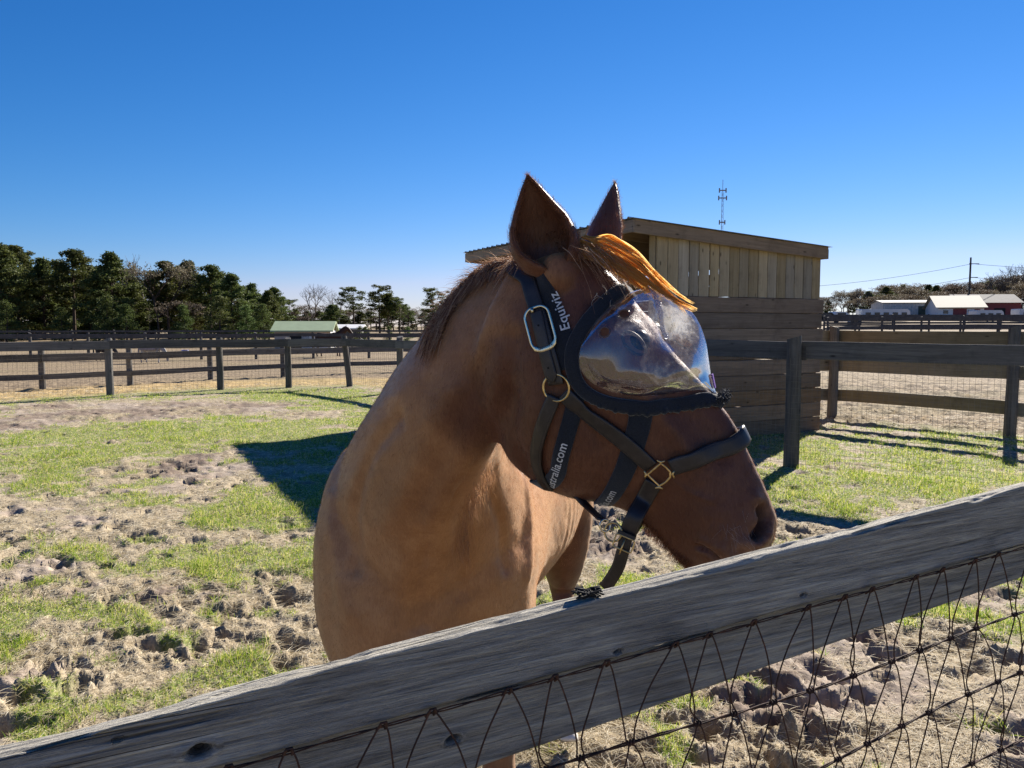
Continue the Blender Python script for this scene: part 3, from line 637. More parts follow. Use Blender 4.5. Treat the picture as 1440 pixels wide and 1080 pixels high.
def pine(kind, seed, H):
    """kind: full (foliage almost to the ground), tall (high crown), open (sparse layered), young"""
    r = np.random.default_rng(seed); pr_ = random.Random(seed)
    t = empty('pine_tree', (0, 0, 0)); m = MB(); bend = r.normal(0, .15, 2); N_ = 9
    pts = [np.array([bend[0] * math.sin(2.5 * i / N_), bend[1] * math.sin(2.1 * i / N_), H * .97 * i / N_]) for i in range(N_ + 1)]
    br = H * .016; m.tube(pts, [br * (1 - .85 * i / N_) for i in range(N_ + 1)], 7)
    lo = {'full': .10, 'tall': .42, 'open': .45, 'young': .04}[kind]; W = {'full': .27, 'tall': .22, 'open': .20, 'young': .30}[kind]; nb = {'full': 84, 'tall': 56, 'open': 34, 'young': 40}[kind]
    cl = []
    for i in range(nb):
        t_ = lo + (1 - lo) * (i + r.random()) / nb; z = H * t_ * .97; q = (t_ - lo) / (1 - lo)
        sh = {'full': math.sin(min(1, (1 - q) * 1.35) * math.pi / 2) * (.75 + .25 * math.sin(min(1, q * 3) * math.pi / 2)), 'tall': math.sin(math.pi * min(.97, .22 + .75 * q)), 'open': .55 + .45 * math.sin(math.pi * q), 'young': 1 - .9 * q}[kind]
        Lb = H * W * sh * r.uniform(.55, 1.15); a = r.uniform(0, 2 * math.pi); c = np.array([np.interp(z, [p[2] for p in pts], [p[k] for p in pts]) for k in (0, 1)] + [z]); up_ = r.uniform(-.05, .35) if kind != 'open' else r.uniform(.0, .5)
        e = c + np.array([math.cos(a) * Lb, math.sin(a) * Lb, Lb * up_]); mid = (c + e) / 2 + np.array([0, 0, -.06 * Lb]); m.tube([c, mid, e], [br * .28, br * .18, br * .05], 4, False)
        for s_ in ((.55, .8, 1.0) if kind != 'open' else (.75, 1.0)):
            p = c + (e - c) * s_ + r.normal(0, .06 * Lb + .05, 3); cl.append((*p, H * {'full': .060, 'tall': .058, 'open': .055, 'young': .075}[kind] * r.uniform(.6, 1.3)))
    cl.append((pts[-1][0], pts[-1][1], H * .97, H * .045))
    m.build('trunk', M_bark, t, True)
    V, F = clumpmesh('crown', cl, {'full': 60, 'tall': 60, 'open': 56, 'young': 44}[kind], H * .021, M_pine, r, .62)
    npmesh('crown', V, F, M_brush if kind == 'young' else M_pine, t, False)
    return t
def bare(seed, H, leaves=False):
    r = np.random.default_rng(seed); t = empty('bare_tree', (0, 0, 0)); m = MB(); tips = []
    def grow(p, d, L, rad, lev):
        q = p + d * L; mid = (p + q) / 2 + r.normal(0, L * .05, 3); m.tube([p, mid, q], [rad, rad * .85, rad * .7], 5 if lev < 2 else 3, False)
        if lev >= 5: tips.append(q); return
        for k in range(3 if lev < 4 else 2):
            nd = unit(d * 1.0 + r.normal(0, .42, 3) + np.array([0, 0, .22])); grow(q, nd, L * r.uniform(.62, .82), rad * .62, lev + 1)
    grow(np.zeros(3), np.array([0, 0, 1.0]), H * .30, H * .016, 0); m.build('trunk', M_twig if not leaves else M_bark, t, True)
    if leaves:
        cl = [(*p, H * .06) for p in tips[::2]]; V, F = clumpmesh('crown', cl, 16, H * .022, M_brown, r, .8); npmesh('crown', V, F, M_brown, t, False)
    return t
def dup(root, loc, rz_=0.0, sc=1.0, label=None, group=None, cat=None):
    r = root.copy(); COL.objects.link(r); r.location = loc; r.rotation_euler = (0, 0, rz_); r.scale = (sc, sc, sc) if not hasattr(sc, '__len__') else sc
    for k in ('label', 'group', 'category'):
        if k in r: del r[k]
    tag(r, label, cat, group)
    for ch in list(root.children):
        c = ch.copy(); COL.objects.link(c); c.parent = r
        for g in list(ch.children): d = g.copy(); COL.objects.link(d); d.parent = c
    return r
PROTO = {}
def LAB(a, i, b): return b
USED = set()
def plant(kind, i, px, pytop, Y, label, group, cat='tree', wide=1.0, base=None):
    """a tree whose foot stands Y metres off in the direction of px and whose top reaches pytop"""
    key = (kind, i)
    H0 = {'full': 11, 'tall': 13, 'open': 13, 'young': 4, 'bare': 12, 'oak': 11}[kind]
    if key not in PROTO: PROTO[key] = {'bare': lambda: bare(100 + i, H0), 'oak': lambda: bare(200 + i, H0, True)}.get(kind, lambda: pine(kind, 300 + i * 7 + len(kind), H0))()
    p = at(px, 458, Y); z = float(ghill(p[0], p[1])) - .1; h = at(px, pytop, Y)[2] - z
    pr0 = PROTO[key]; top0 = {'bare': .93, 'oak': .95}.get(kind, 1.0) * H0
    s = h / top0; rr = random.Random(int(px * 13 + Y))
    if key not in USED:
        USED.add(key); pr0.location = (p[0], p[1], z); pr0.rotation_euler = (0, 0, rr.uniform(0, 6.28)); pr0.scale = (s * wide, s * wide, s); tag(pr0, label, cat, group); return pr0
    return dup(pr0, (p[0], p[1], z), rr.uniform(0, 6.28), (s * wide, s * wide, s), label, group, cat)
# the pine wood at left: front row (each crown in the photograph), then a second row that closes the gaps
row = [(-150, 335, 80, 'full', 'tall dark pine beyond the left edge of the paddock trees'), (-70, 350, 78, 'full', 'dark pine just outside the left end of the wood'),
       (2, 342, 78, 'full', 'tall dark pine at the left end of the wood, olive at its foot'), (28, 345, 86, 'tall', 'high crowned pine second from the left end of the wood'),
       (62, 362, 84, 'full', 'slightly lower dark pine between two taller ones at the left of the wood'), (104, 350, 82, 'tall', 'rounded tall pine third from the left end of the wood'),
       (128, 372, 90, 'full', 'half hidden pine behind the rounded tall pine'), (160, 354, 80, 'full', 'broad rounded dark pine standing left of the gap in the wood'),
       (184, 385, 84, 'full', 'narrow pine on the left edge of the gap in the wood'), (238, 367, 82, 'tall', 'pine beside the brown leaved tree right of the gap'),
       (266, 366, 86, 'full', 'tall slim pine right of the brown leaved tree'), (296, 372, 82, 'tall', 'rounded pine near the right end of the wood'),
       (326, 384, 80, 'full', 'spreading pine on the sloping right end of the wood'), (356, 398, 84, 'full', 'lower pine near the right end of the wood'), (378, 408, 78, 'full', 'last low bushy pine at the right end of the wood')]
for i, (px, top_, Y, k, lab) in enumerate(row): plant(k, i % 3, px, top_, Y, lab, 'pine trees of the wood at left', wide=1.25 if k == 'full' else 1.3)
plant('oak', 0, 222, 372, 79, 'brown leaved oak standing among the dark pines', 'pine trees of the wood at left'); plant('bare', 0, 207, 358, 86, 'bare grey tree rising out of the gap in the pine wood', None)
plant('oak', 1, 258, 420, 75, 'low rusty brown shrub-like oak under the pines', None, wide=1.4)
for i, px in enumerate(range(-190, 392, 21)):
    plant(['tall', 'full'][i % 2], (i * 2) % 3, px + 9 * math.sin(i * 3.1), 385 + 14 * math.sin(i * 2.3) + max(0, px - 250) * .22, 98 + 5 * math.sin(i), 'dark pine filling the second row of the wood at left', 'second row pines in the wood at left', wide=1.35)
for i, px in enumerate(range(-180, 400, 19)):
    plant(['full', 'oak', 'full'][i % 3], i % 2, px + 7 * math.sin(i * 4.4), 432 + 9 * math.sin(i * 1.7), 104 + 4 * math.sin(i * 2.0), 'shadowy low tree deep inside the wood at left', 'understorey of the wood at left', wide=2.3)
for i, px in enumerate((8, 90, 150, 178, 255, 308, 345, 372)):
    plant('young', i % 2, px, 424 + 9 * math.sin(i * 2.2), 73, 'olive green young pine at the foot of the wood, ' + ['leftmost of its row', 'second from the left', 'third from the left', 'just left of the gap', 'just right of the gap', 'third from the right end', 'second from the right end', 'rightmost of its row'][i], 'young pines at the foot of the wood', wide=1.5)
# looser trees in the middle distance
mid = [(408, 421, 150, 'open', 'small layered pine just right of the wood'), (440, 403, 165, 'bare', 'pale bare tree with a fine round crown beyond the white shed'), (468, 428, 150, 'tall', 'dark rounded tree behind the white shed'),
       (476, 412, 175, 'bare', 'fainter bare tree right of the pale bare tree'), (498, 403, 150, 'open', 'tall layered pine left of the twin crowned pine'), (534, 401, 150, 'open', 'tallest layered pine in the middle distance'), (546, 412, 152, 'tall', 'broad pine touching the tallest layered pine'),
       (562, 419, 150, 'open', 'slim layered pine in the middle distance'), (574, 432, 160, 'open', 'small thin pine between the taller pines'), (608, 405, 145, 'open', 'layered pine next to the neck of the horse'), (592, 437, 165, 'bare', 'low bare tree near the neck of the horse'), (640, 415, 150, 'open', 'pine hidden behind the mane')]
for i, (px, top_, Y, k, lab) in enumerate(mid): plant(k, i % 3 if k != 'bare' else 1 + i % 2, px, top_, Y, lab, None, wide=1.5 if k in ('open', 'tall') else 1.3)
for i, px in enumerate(range(388, 730, 9)):
    k = ['oak', 'full', 'oak', 'tall'][i % 4]; plant(k, i % 2, px + 3 * math.sin(i * 5.0), 437 + 6 * math.sin(i * 1.9) + 4 * math.sin(i * .6), 190 + 12 * math.sin(i * 2.7), LAB('low', i, 'hazy tree in the far belt behind the green roofed shed'), 'far belt of trees behind the green roofed shed', wide=2.2)
for i, px in enumerate((506, 515, 545, 572, 600)):
    plant('young', i % 2, px, 459, 66, 'bright green young pine beside the far paddock, ' + ['nearest the carport', 'second from the carport', 'middle of its row', 'second from the horse', 'nearest the neck of the horse'][i], 'bright young pines by the far paddock', wide=1.5)
# the hazy hillside wood at right
rt = random.Random(4)
for i in range(132):
    px = 1118 + (i % 44) * 9.4 + rt.uniform(-4, 4); bk = i >= 44
    crest = np.interp(px, [1120, 1160, 1200, 1240, 1300, 1380, 1440, 1600], [418, 414, 409, 404, 401, 397, 388, 380])
    if px < 1180: crest += 4
    top_ = crest + (0 if bk else 12) + rt.uniform(-3, 6); k = rt.choice(['oak', 'oak', 'oak', 'bare', 'oak'] if not bk else ['oak', 'oak', 'full', 'oak', 'bare'])
    plant(k, rt.randrange(2), px, top_, (262 + 18 * (i >= 88) if bk else 228) + rt.uniform(-10, 10), 'hazy brown and green tree in the wood on the right hillside', 'trees of the wood on the right hillside', wide=1.45)
for i, (px, top_) in enumerate(((1386, 381), (1432, 376), (1462, 372), (1418, 384))): plant('bare', i % 3, px, top_, 255, 'bare tree standing above the right hillside wood, ' + ['just right of the utility pole', 'at the right edge of the photo', 'beyond the right edge', 'halfway from the pole to the right edge'][i], 'bare trees above the hillside wood', wide=1.2)

# ================================================================ far buildings, trailers, mast, pole
def mat_c(n_, c, r=.7, v=.08): return plain(n_, c, r, .3, v, 2)
M_white = mat_c('white_paint', (.60, .60, .59)); M_cream = mat_c('cream_metal_roof', (.26, .24, .185), .75); M_red = mat_c('barn_red', (.19, .045, .045)); M_groof = mat_c('grey_roof', (.12, .12, .12), .8, .3)
M_gm = mat_c('grey_sheet_wall', (.42, .42, .40), .6, .15); M_gdoor = mat_c('dark_green_door', (.035, .06, .055)); M_glass = plain('dark_glass', (.03, .035, .04), .15, .5, .1); M_lgreen = mat_c('pale_green_roof', (.33, .40, .24), .6); M_beige = mat_c('beige_wall', (.45, .36, .29)); M_black = mat_c('black_rubber', (.02, .02, .02), .9)
def frame_at(px, Y, rot): p = at(px, 458, Y); z = float(ghill(p[0], p[1])); return p[0], p[1], z, Matrix.Rotation(rot, 4, 'Z')
def gable(name, px, Y, rot, L, Wd, eave, ridge, mw, mr, label, openings=(), ov=.3, cat='barn', wallpanels=0):
    """a gabled building, ridge along its own X"""
    x, y, z, Rm = frame_at(px, Y, rot); t = empty(name, (x, y, z - .1), label, cat); t.rotation_euler = (0, 0, rot); m = MB()
    v = [(-L / 2, -Wd / 2, 0), (L / 2, -Wd / 2, 0), (L / 2, Wd / 2, 0), (-L / 2, Wd / 2, 0), (-L / 2, -Wd / 2, eave), (L / 2, -Wd / 2, eave), (L / 2, Wd / 2, eave), (-L / 2, Wd / 2, eave), (-L / 2, 0, ridge), (L / 2, 0, ridge)]
    m.add(v, [(0, 1, 5, 4), (2, 3, 7, 6), (1, 2, 6, 9, 5), (3, 0, 4, 8, 7)]); m.build('wall', mw, t)
    for s in (-1, 1):
        m = MB(); k = (ridge - eave) / (Wd / 2); e = Wd / 2 + ov
        m.add([(-L / 2 - ov, 0, ridge + .12), (L / 2 + ov, 0, ridge + .12), (L / 2 + ov, s * e, ridge - k * e + .12), (-L / 2 - ov, s * e, ridge - k * e + .12), (-L / 2 - ov, 0, ridge + .02), (L / 2 + ov, 0, ridge + .02), (L / 2 + ov, s * e, ridge - k * e + .02), (-L / 2 - ov, s * e, ridge - k * e + .02)], [(0, 1, 2, 3), (7, 6, 5, 4), (0, 4, 5, 1), (1, 5, 6, 2), (2, 6, 7, 3), (3, 7, 4, 0)]); m.build('roof', mr, t)
    for (nm, cx, cy, cz, sx, sy, sz, mt) in openings:
        m = MB(); m.box((cx, cy, cz), (sx, sy, sz)); m.build(nm, mt, t)
    return t
# white shed with the pale green roof
gable('stable', 430, 58, .10, 4.0, 3.2, 1.40, 2.0, M_beige, M_lgreen, 'small white ended shed with a pale green metal roof behind the left fences', [('end_wall', 2.01, 0, .70, .04, 3.2, 1.38, M_white), ('door', -.2, -1.62, .62, 1.4, .05, 1.2, M_black), ('white_panel', .9, -1.62, .55, 1.9, .05, .9, M_white)], .25, 'shed')
gable('carport', 490, 70, .05, 2.4, 2.4, 1.45, 1.72, M_gm, M_white, 'low pale roofed shelter beside the green roofed shed', [('opening', 0, -1.22, .7, 2.1, .05, 1.2, M_glass)], .3, 'shelter')
# right: grey workshop, cream roofed barn, red barn
gable('workshop', 1270, 158, -.16, 10.4, 8, 3.0, 3.55, M_gm, M_groof, 'grey sheet metal workshop with a dark green door behind the white trailer', [('garage_door', 3.2, -4.04, 1.2, 3.6, .06, 2.3, M_gdoor), *[('panel', -4.9 + i * 1.05, -4.03, 1.45, .06, .05, 2.8, M_white) for i in range(7)]])
gable('barn', 1340, 146, -.30, 7.4, 11, 2.1, 4.25, M_white, M_cream, 'white walled barn with a bright cream roof', [('door', -.2, -5.53, .95, 2.2, .06, 1.7, M_red), ('door', 2.6, -5.53, .9, .9, .06, 1.6, M_red), ('window', -2.5, -5.53, 1.2, .8, .06, .6, M_glass), ('window', 1.5, -5.53, 1.2, .7, .06, .6, M_glass), ('band', 0, -5.525, 1.9, 7.3, .05, .2, M_beige)], .5)
gable('barn', 1378, 168, -.12, 12.5, 8, 3.2, 4.95, M_red, M_groof, 'dark red barn with a weathered grey roof behind the cream roofed barn', [('door', 2.0, -4.03, 1.0, 2.2, .06, 2.0, M_black)], .4)
def trailer(px, Y, L, H, label, rot=0.0, nwin=4):
    x, y, z, Rm = frame_at(px, Y, rot); t = empty('horse_trailer', (x, y, z), label, 'trailer'); t.rotation_euler = (0, 0, rot); m = MB(); pr = [(-L / 2, .45), (L / 2 - .3, .45), (L / 2, .9), (L / 2 - .1, H - .25), (L / 2 - .4, H), (-L / 2 + .1, H), (-L / 2, H - .15)]; n_ = len(pr)
    m.add([(a, -1, b) for a, b in pr] + [(a, 1, b) for a, b in pr], [tuple(range(n_)), tuple(range(2 * n_ - 1, n_ - 1, -1))] + [(i, i + n_, (i + 1) % n_ + n_, (i + 1) % n_) for i in range(n_)]); m.build('body', M_white, t)
    for i in range(nwin): m = MB(); m.box((-L / 2 + (i + .7) * L / (nwin + .4), -1.02, H * .62), (L / (nwin * 1.9), .05, H * .22)); m.build('window', M_glass, t)
    m = MB(); m.box((0, -1.015, .62), (L * .9, .04, .09)); m.build('stripe', M_gm, t)
    for sx in (-.35, .45):
        m = MB(); m.tube([(sx, -.98, .34), (sx, -.72, .34)], .34, 12); m.build('wheel', M_black, t)
    return t
trailer(1241, 112, 7.0, 1.75, 'long white horse trailer parked left of the grey workshop', .0, 5)
trailer(1386, 112, 4.0, 1.6, 'short white trailer parked in front of the red barn', .05, 3)
trailer(1444, 112, 3.6, 1.8, 'white trailer cut by the right edge of the photo', .0, 2)
def carobj(px, Y, label, rot, mt):
    x, y, z, Rm = frame_at(px, Y, rot); t = empty('parked_car', (x, y, z), label, 'car'); t.rotation_euler = (0, 0, rot)
    pr = [(-2.1, .3), (2.1, .3), (2.15, .75), (1.2, .9), (.6, 1.35), (-1.0, 1.38), (-1.6, .95), (-2.15, .85)]; n_ = len(pr); m = MB()
    m.add([(a, -.85, b) for a, b in pr] + [(a, .85, b) for a, b in pr], [tuple(range(n_)), tuple(range(2 * n_ - 1, n_ - 1, -1))] + [(i, i + n_, (i + 1) % n_ + n_, (i + 1) % n_) for i in range(n_)]); m.build('body', mt, t)
    m = MB(); m.box((-.2, -.86, 1.08), (1.4, .04, .3)); m.build('window', M_glass, t)
    for sx in (-1.3, 1.3):
        m = MB(); m.tube([(sx, -.9, .32), (sx, -.66, .32)], .32, 12); m.build('wheel', M_black, t)
carobj(1179, 112, 'small white car parked at the edge of the hillside wood', .3, M_white)
carobj(1158, 100, 'dark car behind the corner of the shed', .2, M_black)
trailer(1196, 84, 1.6, .9, 'low white cart standing behind the far fence', 0, 1)
# utility pole with its wires
p = at(1361, 458, 172); pz = float(ghill(p[0], p[1])); ptop = at(1361, 362, 172)[2]
t = empty('utility_pole', (p[0], p[1], pz), 'tall dark wooden utility pole above the red barn carrying thin wires', 'utility pole')
M_pole = mat_c('creosoted_pole', (.05, .045, .04), .9); m = MB(); m.tube([(0, 0, -.2), (0, 0, ptop - pz)], [.26, .18], 8); m.build('pole', M_pole, t)
for dz_, l in ((1.4, 2.2), (4.4, 1.8)): m = MB(); m.box((.8, 0, ptop - pz - dz_), (l, .16, .16)); m.build('crossarm', M_pole, t)
for dz_, q in ((1.4, (1140, 403, 190)), (4.4, (1142, 420, 190))):
    e = at(*q) - np.array([p[0], p[1], pz]); m = MB(); s = np.array([.3, 0, ptop - pz - dz_]); m.tube([s + (e - s) * u - np.array([0, 0, 2.4 * u * (1 - u)]) for u in np.linspace(0, 1, 14)], .035, 4); m.build('wire', M_pole, t)
    e = at(1640, 372 + dz_ * 6, 180) - np.array([p[0], p[1], pz]); m = MB(); m.tube([s + (e - s) * u - np.array([0, 0, 2.4 * u * (1 - u)]) for u in np.linspace(0, 1, 14)], .035, 4); m.build('wire', M_pole, t)
# lattice mast far behind the shed
Y = 260; p = at(1012.5, 458, Y); zt_ = at(1012, 257, Y)[2]; t = empty('radio_mast', (p[0], p[1], 0), 'slender lattice radio mast rising behind the shed roof', 'mast'); m = MB(); w = .36
M_steel = mat_c('mast_steel', (.22, .22, .23), .5)
for k in range(3):
    a = k * 2.094; m.tube([(w * math.cos(a), w * math.sin(a), 0), (w * math.cos(a), w * math.sin(a), zt_ - 3)], .045, 4)
nz = 26
for i in range(nz):
    for k in range(3):
        a = k * 2.094; b = a + 2.094; zl = (zt_ - 3) * i / nz; zh = (zt_ - 3) * (i + 1) / nz; m.tube([(w * math.cos(a), w * math.sin(a), zl), (w * math.cos(b), w * math.sin(b), zh)], .028, 3, False)
m.build('lattice', M_steel, t); m = MB(); m.tube([(0, 0, zt_ - 3), (0, 0, zt_ + 1)], .09, 5); m.build('antenna', M_steel, t)
for zz, ww in ((zt_ - 2.5, 2.2), (zt_ - 5, 2.6), (zt_ - 13, 1.8), (zt_ - 22, 2.0), (zt_ - 31, 1.6)):
    m = MB(); m.box((0, 0, zz), (ww, .3, .35)); m.box((ww / 2, 0, zz), (.35, .35, 1.5)); m.box((-ww / 2, 0, zz), (.35, .35, 1.5)); m.build('antenna_panel', M_steel, t)

# ================================================================ grazing and standing horses in the far field
def smallhorse(name, px, Y, yaw, pose, coatc, label, extra=None, sc=1.0):
    p = at(px, 458, Y); z = float(ghill(p[0], p[1])); Pm = []
    def L_(pts, rad, n=14):
        P = np.array(pts, float); A = np.concatenate([P, np.array(rad, float)], 1); A = crom(A, 4); rings = []
        for i, a in enumerate(A):
            T = unit(A[min(i + 1, len(A) - 1)][:3] - A[max(i - 1, 0)][:3]); X = unit(np.cross([0, 1.0, 0], T)); Yv = np.cross(T, X); th = np.linspace(0, 2 * math.pi, n, endpoint=False)
            rings.append(a[:3] + X * (a[3] * np.cos(th))[:, None] + Yv * (a[4] * np.sin(th))[:, None])
        Pm.append(loft(rings))
    L_([(-.85, 0, 1.25), (-.7, 0, 1.22), (-.35, 0, 1.15), (0, 0, 1.10), (.35, 0, 1.15), (.6, 0, 1.2), (.72, 0, 1.2)], [(.08, .08), (.27, .24), (.31, .27), (.33, .29), (.35, .26), (.27, .2), (.1, .1)])
    if pose == 'graze': L_([(.5, 0, 1.3), (.8, 0, 1.1), (1.05, 0, .78), (1.15, 0, .55)], [(.24, .16), (.19, .12), (.14, .1), (.12, .09)]); L_([(1.1, 0, .66), (1.2, 0, .48), (1.22, 0, .28), (1.2, 0, .12)], [(.09, .08), (.13, .1), (.09, .07), (.06, .06)]); hd = (1.08, .70)
    else: L_([(.5, 0, 1.25), (.75, 0, 1.45), (.95, 0, 1.65), (1.05, 0, 1.72)], [(.26, .16), (.2, .12), (.14, .1), (.11, .09)]); L_([(.98, 0, 1.76), (1.12, 0, 1.66), (1.28, 0, 1.48), (1.38, 0, 1.38)], [(.09, .08), (.12, .1), (.08, .07), (.06, .06)]); hd = (1.0, 1.80)
    for sx, sy, f in ((.5, -.15, .1), (.5, .15, -.05)): L_([(sx, sy, 1.1), (sx, sy, .85), (sx + f * .5, sy, .5), (sx + f, sy, .28), (sx + f, sy, .03)], [(.14, .1), (.10, .08), (.055, .055), (.035, .035), (.055, .055)])
    for sx, sy, f in ((-.62, -.15, -.1), (-.62, .15, .12)): L_([(sx, sy, 1.15), (sx, sy, .9), (sx - .08, sy, .58), (sx - .04 + f, sy, .3), (sx + f, sy, .03)], [(.2, .13), (.15, .11), (.07, .06), (.038, .038), (.055, .055)])
    me = remesh(Pm, .028, name); ms = plain(name + '_coat', coatc, .6, .2, .25, 3); me.materials.append(ms); me.polygons.foreach_set('use_smooth', [True] * len(me.polygons))
    t = empty(name, (p[0], p[1], z), label, 'horse'); t.rotation_euler = (0, 0, yaw); t.scale = (sc, sc, sc); o = bpy.data.objects.new('body', me); COL.objects.link(o); o.parent = t
    for s in (-1, 1): m = MB(); m.add([(hd[0] - .04, s * .05, hd[1] - .02), (hd[0] + .04, s * .05, hd[1] - .02), (hd[0], s * .09, hd[1] - .02), (hd[0], s * .07, hd[1] + .14)], [(0, 1, 3), (1, 2, 3), (2, 0, 3), (0, 2, 1)]); m.build('ear', ms, t)
    m = MB(); m.tube([(-.88, 0, 1.3), (-1.0, 0, 1.1), (-1.02, 0, .7), (-.98, 0, .45)], [.03, .06, .07, .01], 8); m.build('tail', ms, t, True)
    m = MB()
    P0 = [(.45, 0, 1.42), (.78, 0, 1.28), (1.02, 0, .98), (1.12, 0, .72)] if pose == 'graze' else [(.4, 0, 1.45), (.65, 0, 1.62), (.85, 0, 1.78), (.98, 0, 1.85)]
    m.tube(P0, [.03, .05, .05, .03], 6); m.build('mane', ms, t, True)
    if extra: extra(t)
    return t
def rug(t):
    m = MB(); vs = []; ns_ = 9
    for i in range(7):
        x = -.8 + 1.3 * i / 6
        for k in range(ns_): a = math.pi * (.02 + .96 * k / (ns_ - 1)); vs.append((x, -math.cos(a) * .36, 1.05 + math.sin(a) * .46 - .12 * (k in (0, ns_ - 1))))
    m.add(vs, [(i * ns_ + k, i * ns_ + k + 1, (i + 1) * ns_ + k + 1, (i + 1) * ns_ + k) for i in range(6) for k in range(ns_ - 1)]); o = m.build('rug', plain('grey_mauve_rug', (.30, .27, .30), .8, .2, .15, 5), t, True); s = o.modifiers.new('s', 'SOLIDIFY'); s.thickness = .02

# ================================================================ the chestnut horse
# frame of the head: u along the ground the way it faces, w out of its right cheek, towards the fence
PSI = R(24); ROLL = R(7)
HW = unit([-math.sin(PSI), -math.cos(PSI), -math.sin(ROLL)])
HA = at(900, 560, 1.36)
def hp(px, py): return atplane(px, py, HA, HW)
HAX = unit(hp(1060, 730) - hp(770, 420))          # poll -> muzzle
HDO = unit(np.cross(HAX, HW));
if HDO[2] < 0: HDO = -HDO                        # out of the forehead

TT = np.array([0, .12, .3, .5, .7, .88, 1.0])
def ring(D, V, L, W, n=56, p=0.78, asym=None):
    th = np.linspace(0, 2 * math.pi, n, endpoint=False)
    t = (1 - np.cos(th)) / 2
    w = np.interp(t, TT, W); s = np.sin(th); s = np.sign(s) * np.abs(s) ** p
    return D + (V - D) * t[:, None] + L * (w * s)[:, None]
def loft(rings):
    n = len(rings[0]); V = np.concatenate([*rings, rings[0].mean(0)[None], rings[-1].mean(0)[None]]); m = len(rings)
    F = []
    for i in range(m - 1):
        for k in range(n):
            k2 = (k + 1) % n; F.append((i * n + k, i * n + k2, (i + 1) * n + k2)); F.append((i * n + k, (i + 1) * n + k2, (i + 1) * n + k))
    for k in range(n):
        F.append((m * n, (k + 1) % n, k)); F.append((m * n + 1, (m - 1) * n + k, (m - 1) * n + (k + 1) % n))
    return V, np.array(F)
def smoothloft(st, sub=6, n=56, p=0.78):
    """st rows: D(3) V(3) L(3) W(7)"""
    A = np.array([np.concatenate(s) for s in st]); A = crom(A, sub); rings = []
    for a in A:
        L = unit(a[6:9]); rings.append(ring(a[:3], a[3:6], L, np.maximum(a[9:16], 0.002), n, p))
    return loft(rings)

head = [  # dorsal px, ventral px, widths (m) from the top line to the jaw
 ((722, 372), (668, 545), (.03, .055, .07, .075, .07, .06, .05)),
 ((760, 358), (690, 600), (.04, .068, .082, .088, .082, .07, .055)),
 ((806, 352), (708, 632), (.05, .078, .092, .094, .088, .075, .06)),
 ((846, 372), (735, 662), (.06, .088, .100, .100, .094, .078, .06)),
 ((880, 408), (768, 686), (.066, .096, .108, .098, .094, .078, .055)),
 ((912, 450), (806, 700), (.064, .094, .108, .092, .088, .074, .05)),
 ((945, 494), (842, 706), (.054, .080, .092, .084, .080, .066, .042)),
 ((977, 528), (878, 716), (.044, .064, .074, .072, .066, .052, .034)),
 ((1008, 562), (906, 738), (.036, .053, .062, .062, .054, .042, .028)),
 ((1034, 598), (930, 762), (.032, .048, .056, .058, .050, .040, .028)),
 ((1053, 636), (950, 784), (.032, .048, .058, .062, .054, .042, .030)),
 ((1070, 672), (968, 802), (.032, .050, .064, .068, .060, .046, .032)),
 ((1085, 706), (996, 812), (.032, .052, .068, .072, .062, .046, .032)),
 ((1093, 735), (1030, 812), (.026, .044, .062, .066, .056, .040, .026)),
 ((1088, 762), (1060, 800), (.012, .024, .036, .040, .034, .022, .012)),
]
st = [(hp(*d), hp(*v), HW, np.array(w)) for d, v, w in head]
parts_h = [smoothloft(st, 6, 64, 0.80)]
# neck: poll to withers, swings round from the head to the body
ND = [at(738, 362, 1.50), at(690, 376, 1.55), at(644, 404, 1.66), at(628, 452, 1.86), at(636, 505, 2.10), at(665, 535, 2.38)]
NV = [at(712, 590, 1.45), at(684, 636, 1.47), at(642, 705, 1.52), at(600, 780, 1.60), at(575, 850, 1.68), at(570, 905, 1.80)]
NWd = [(.03, .05, .075, .08, .075, .06, .04), (.026, .050, .082, .092, .085, .066, .04), (.028, .055, .098, .118, .110, .084, .05),
       (.03, .068, .130, .165, .165, .125, .07), (.035, .085, .175, .225, .232, .18, .10), (.04, .10, .20, .265, .27, .21, .12)]
C = [(a + b) / 2 for a, b in zip(ND, NV)]; st = []
for i in range(len(ND)):
    T = unit(C[min(i + 1, len(C) - 1)] - C[max(i - 1, 0)])
    L = unit(np.cross(NV[i] - ND[i], T));
    if L[1] > 0 and L[0] > 0: L = -L
    st.append((ND[i], NV[i], L, np.array(NWd[i])))
for s in range(1, len(st)):
    if np.dot(st[s][2], st[s - 1][2]) < 0: st[s] = (st[s][0], st[s][1], -st[s][2], st[s][3])
if np.dot(st[0][2], HW) < 0: st = [(a, b, -c, d) for a, b, c, d in st]
parts_h.append(smoothloft(st, 7, 64, 0.9))
# trunk
tr = [(1.72, -.215, 1.22, 1.00, .09), (1.79, -.212, 1.33, .88, .19), (1.93, -.203, 1.42, .80, .262), (2.15, -.175, 1.53, .735, .272), (2.4, -.13, 1.585, .70, .268),
      (2.75, -.06, 1.50, .69, .305), (3.1, 0, 1.49, .73, .315), (3.4, .05, 1.53, .80, .295), (3.65, .085, 1.52, .93, .26), (3.85, .115, 1.43, 1.03, .20), (3.95, .13, 1.34, 1.14, .09)]
prof = np.array([.35, .62, .9, 1.0, .98, .8, .5])
st = []
for i, (y, x, zt, zb, hw) in enumerate(tr):
    a = tr[max(i - 1, 0)]; b = tr[min(i + 1, len(tr) - 1)]; T = unit([b[1] - a[1], b[0] - a[0], 0]); L = np.array([-T[1], T[0], 0])
    st.append((np.array([x, y, zt]), np.array([x, y, zb]), L, prof * hw))
parts_h.append(smoothloft(st, 6, 72, 0.85))
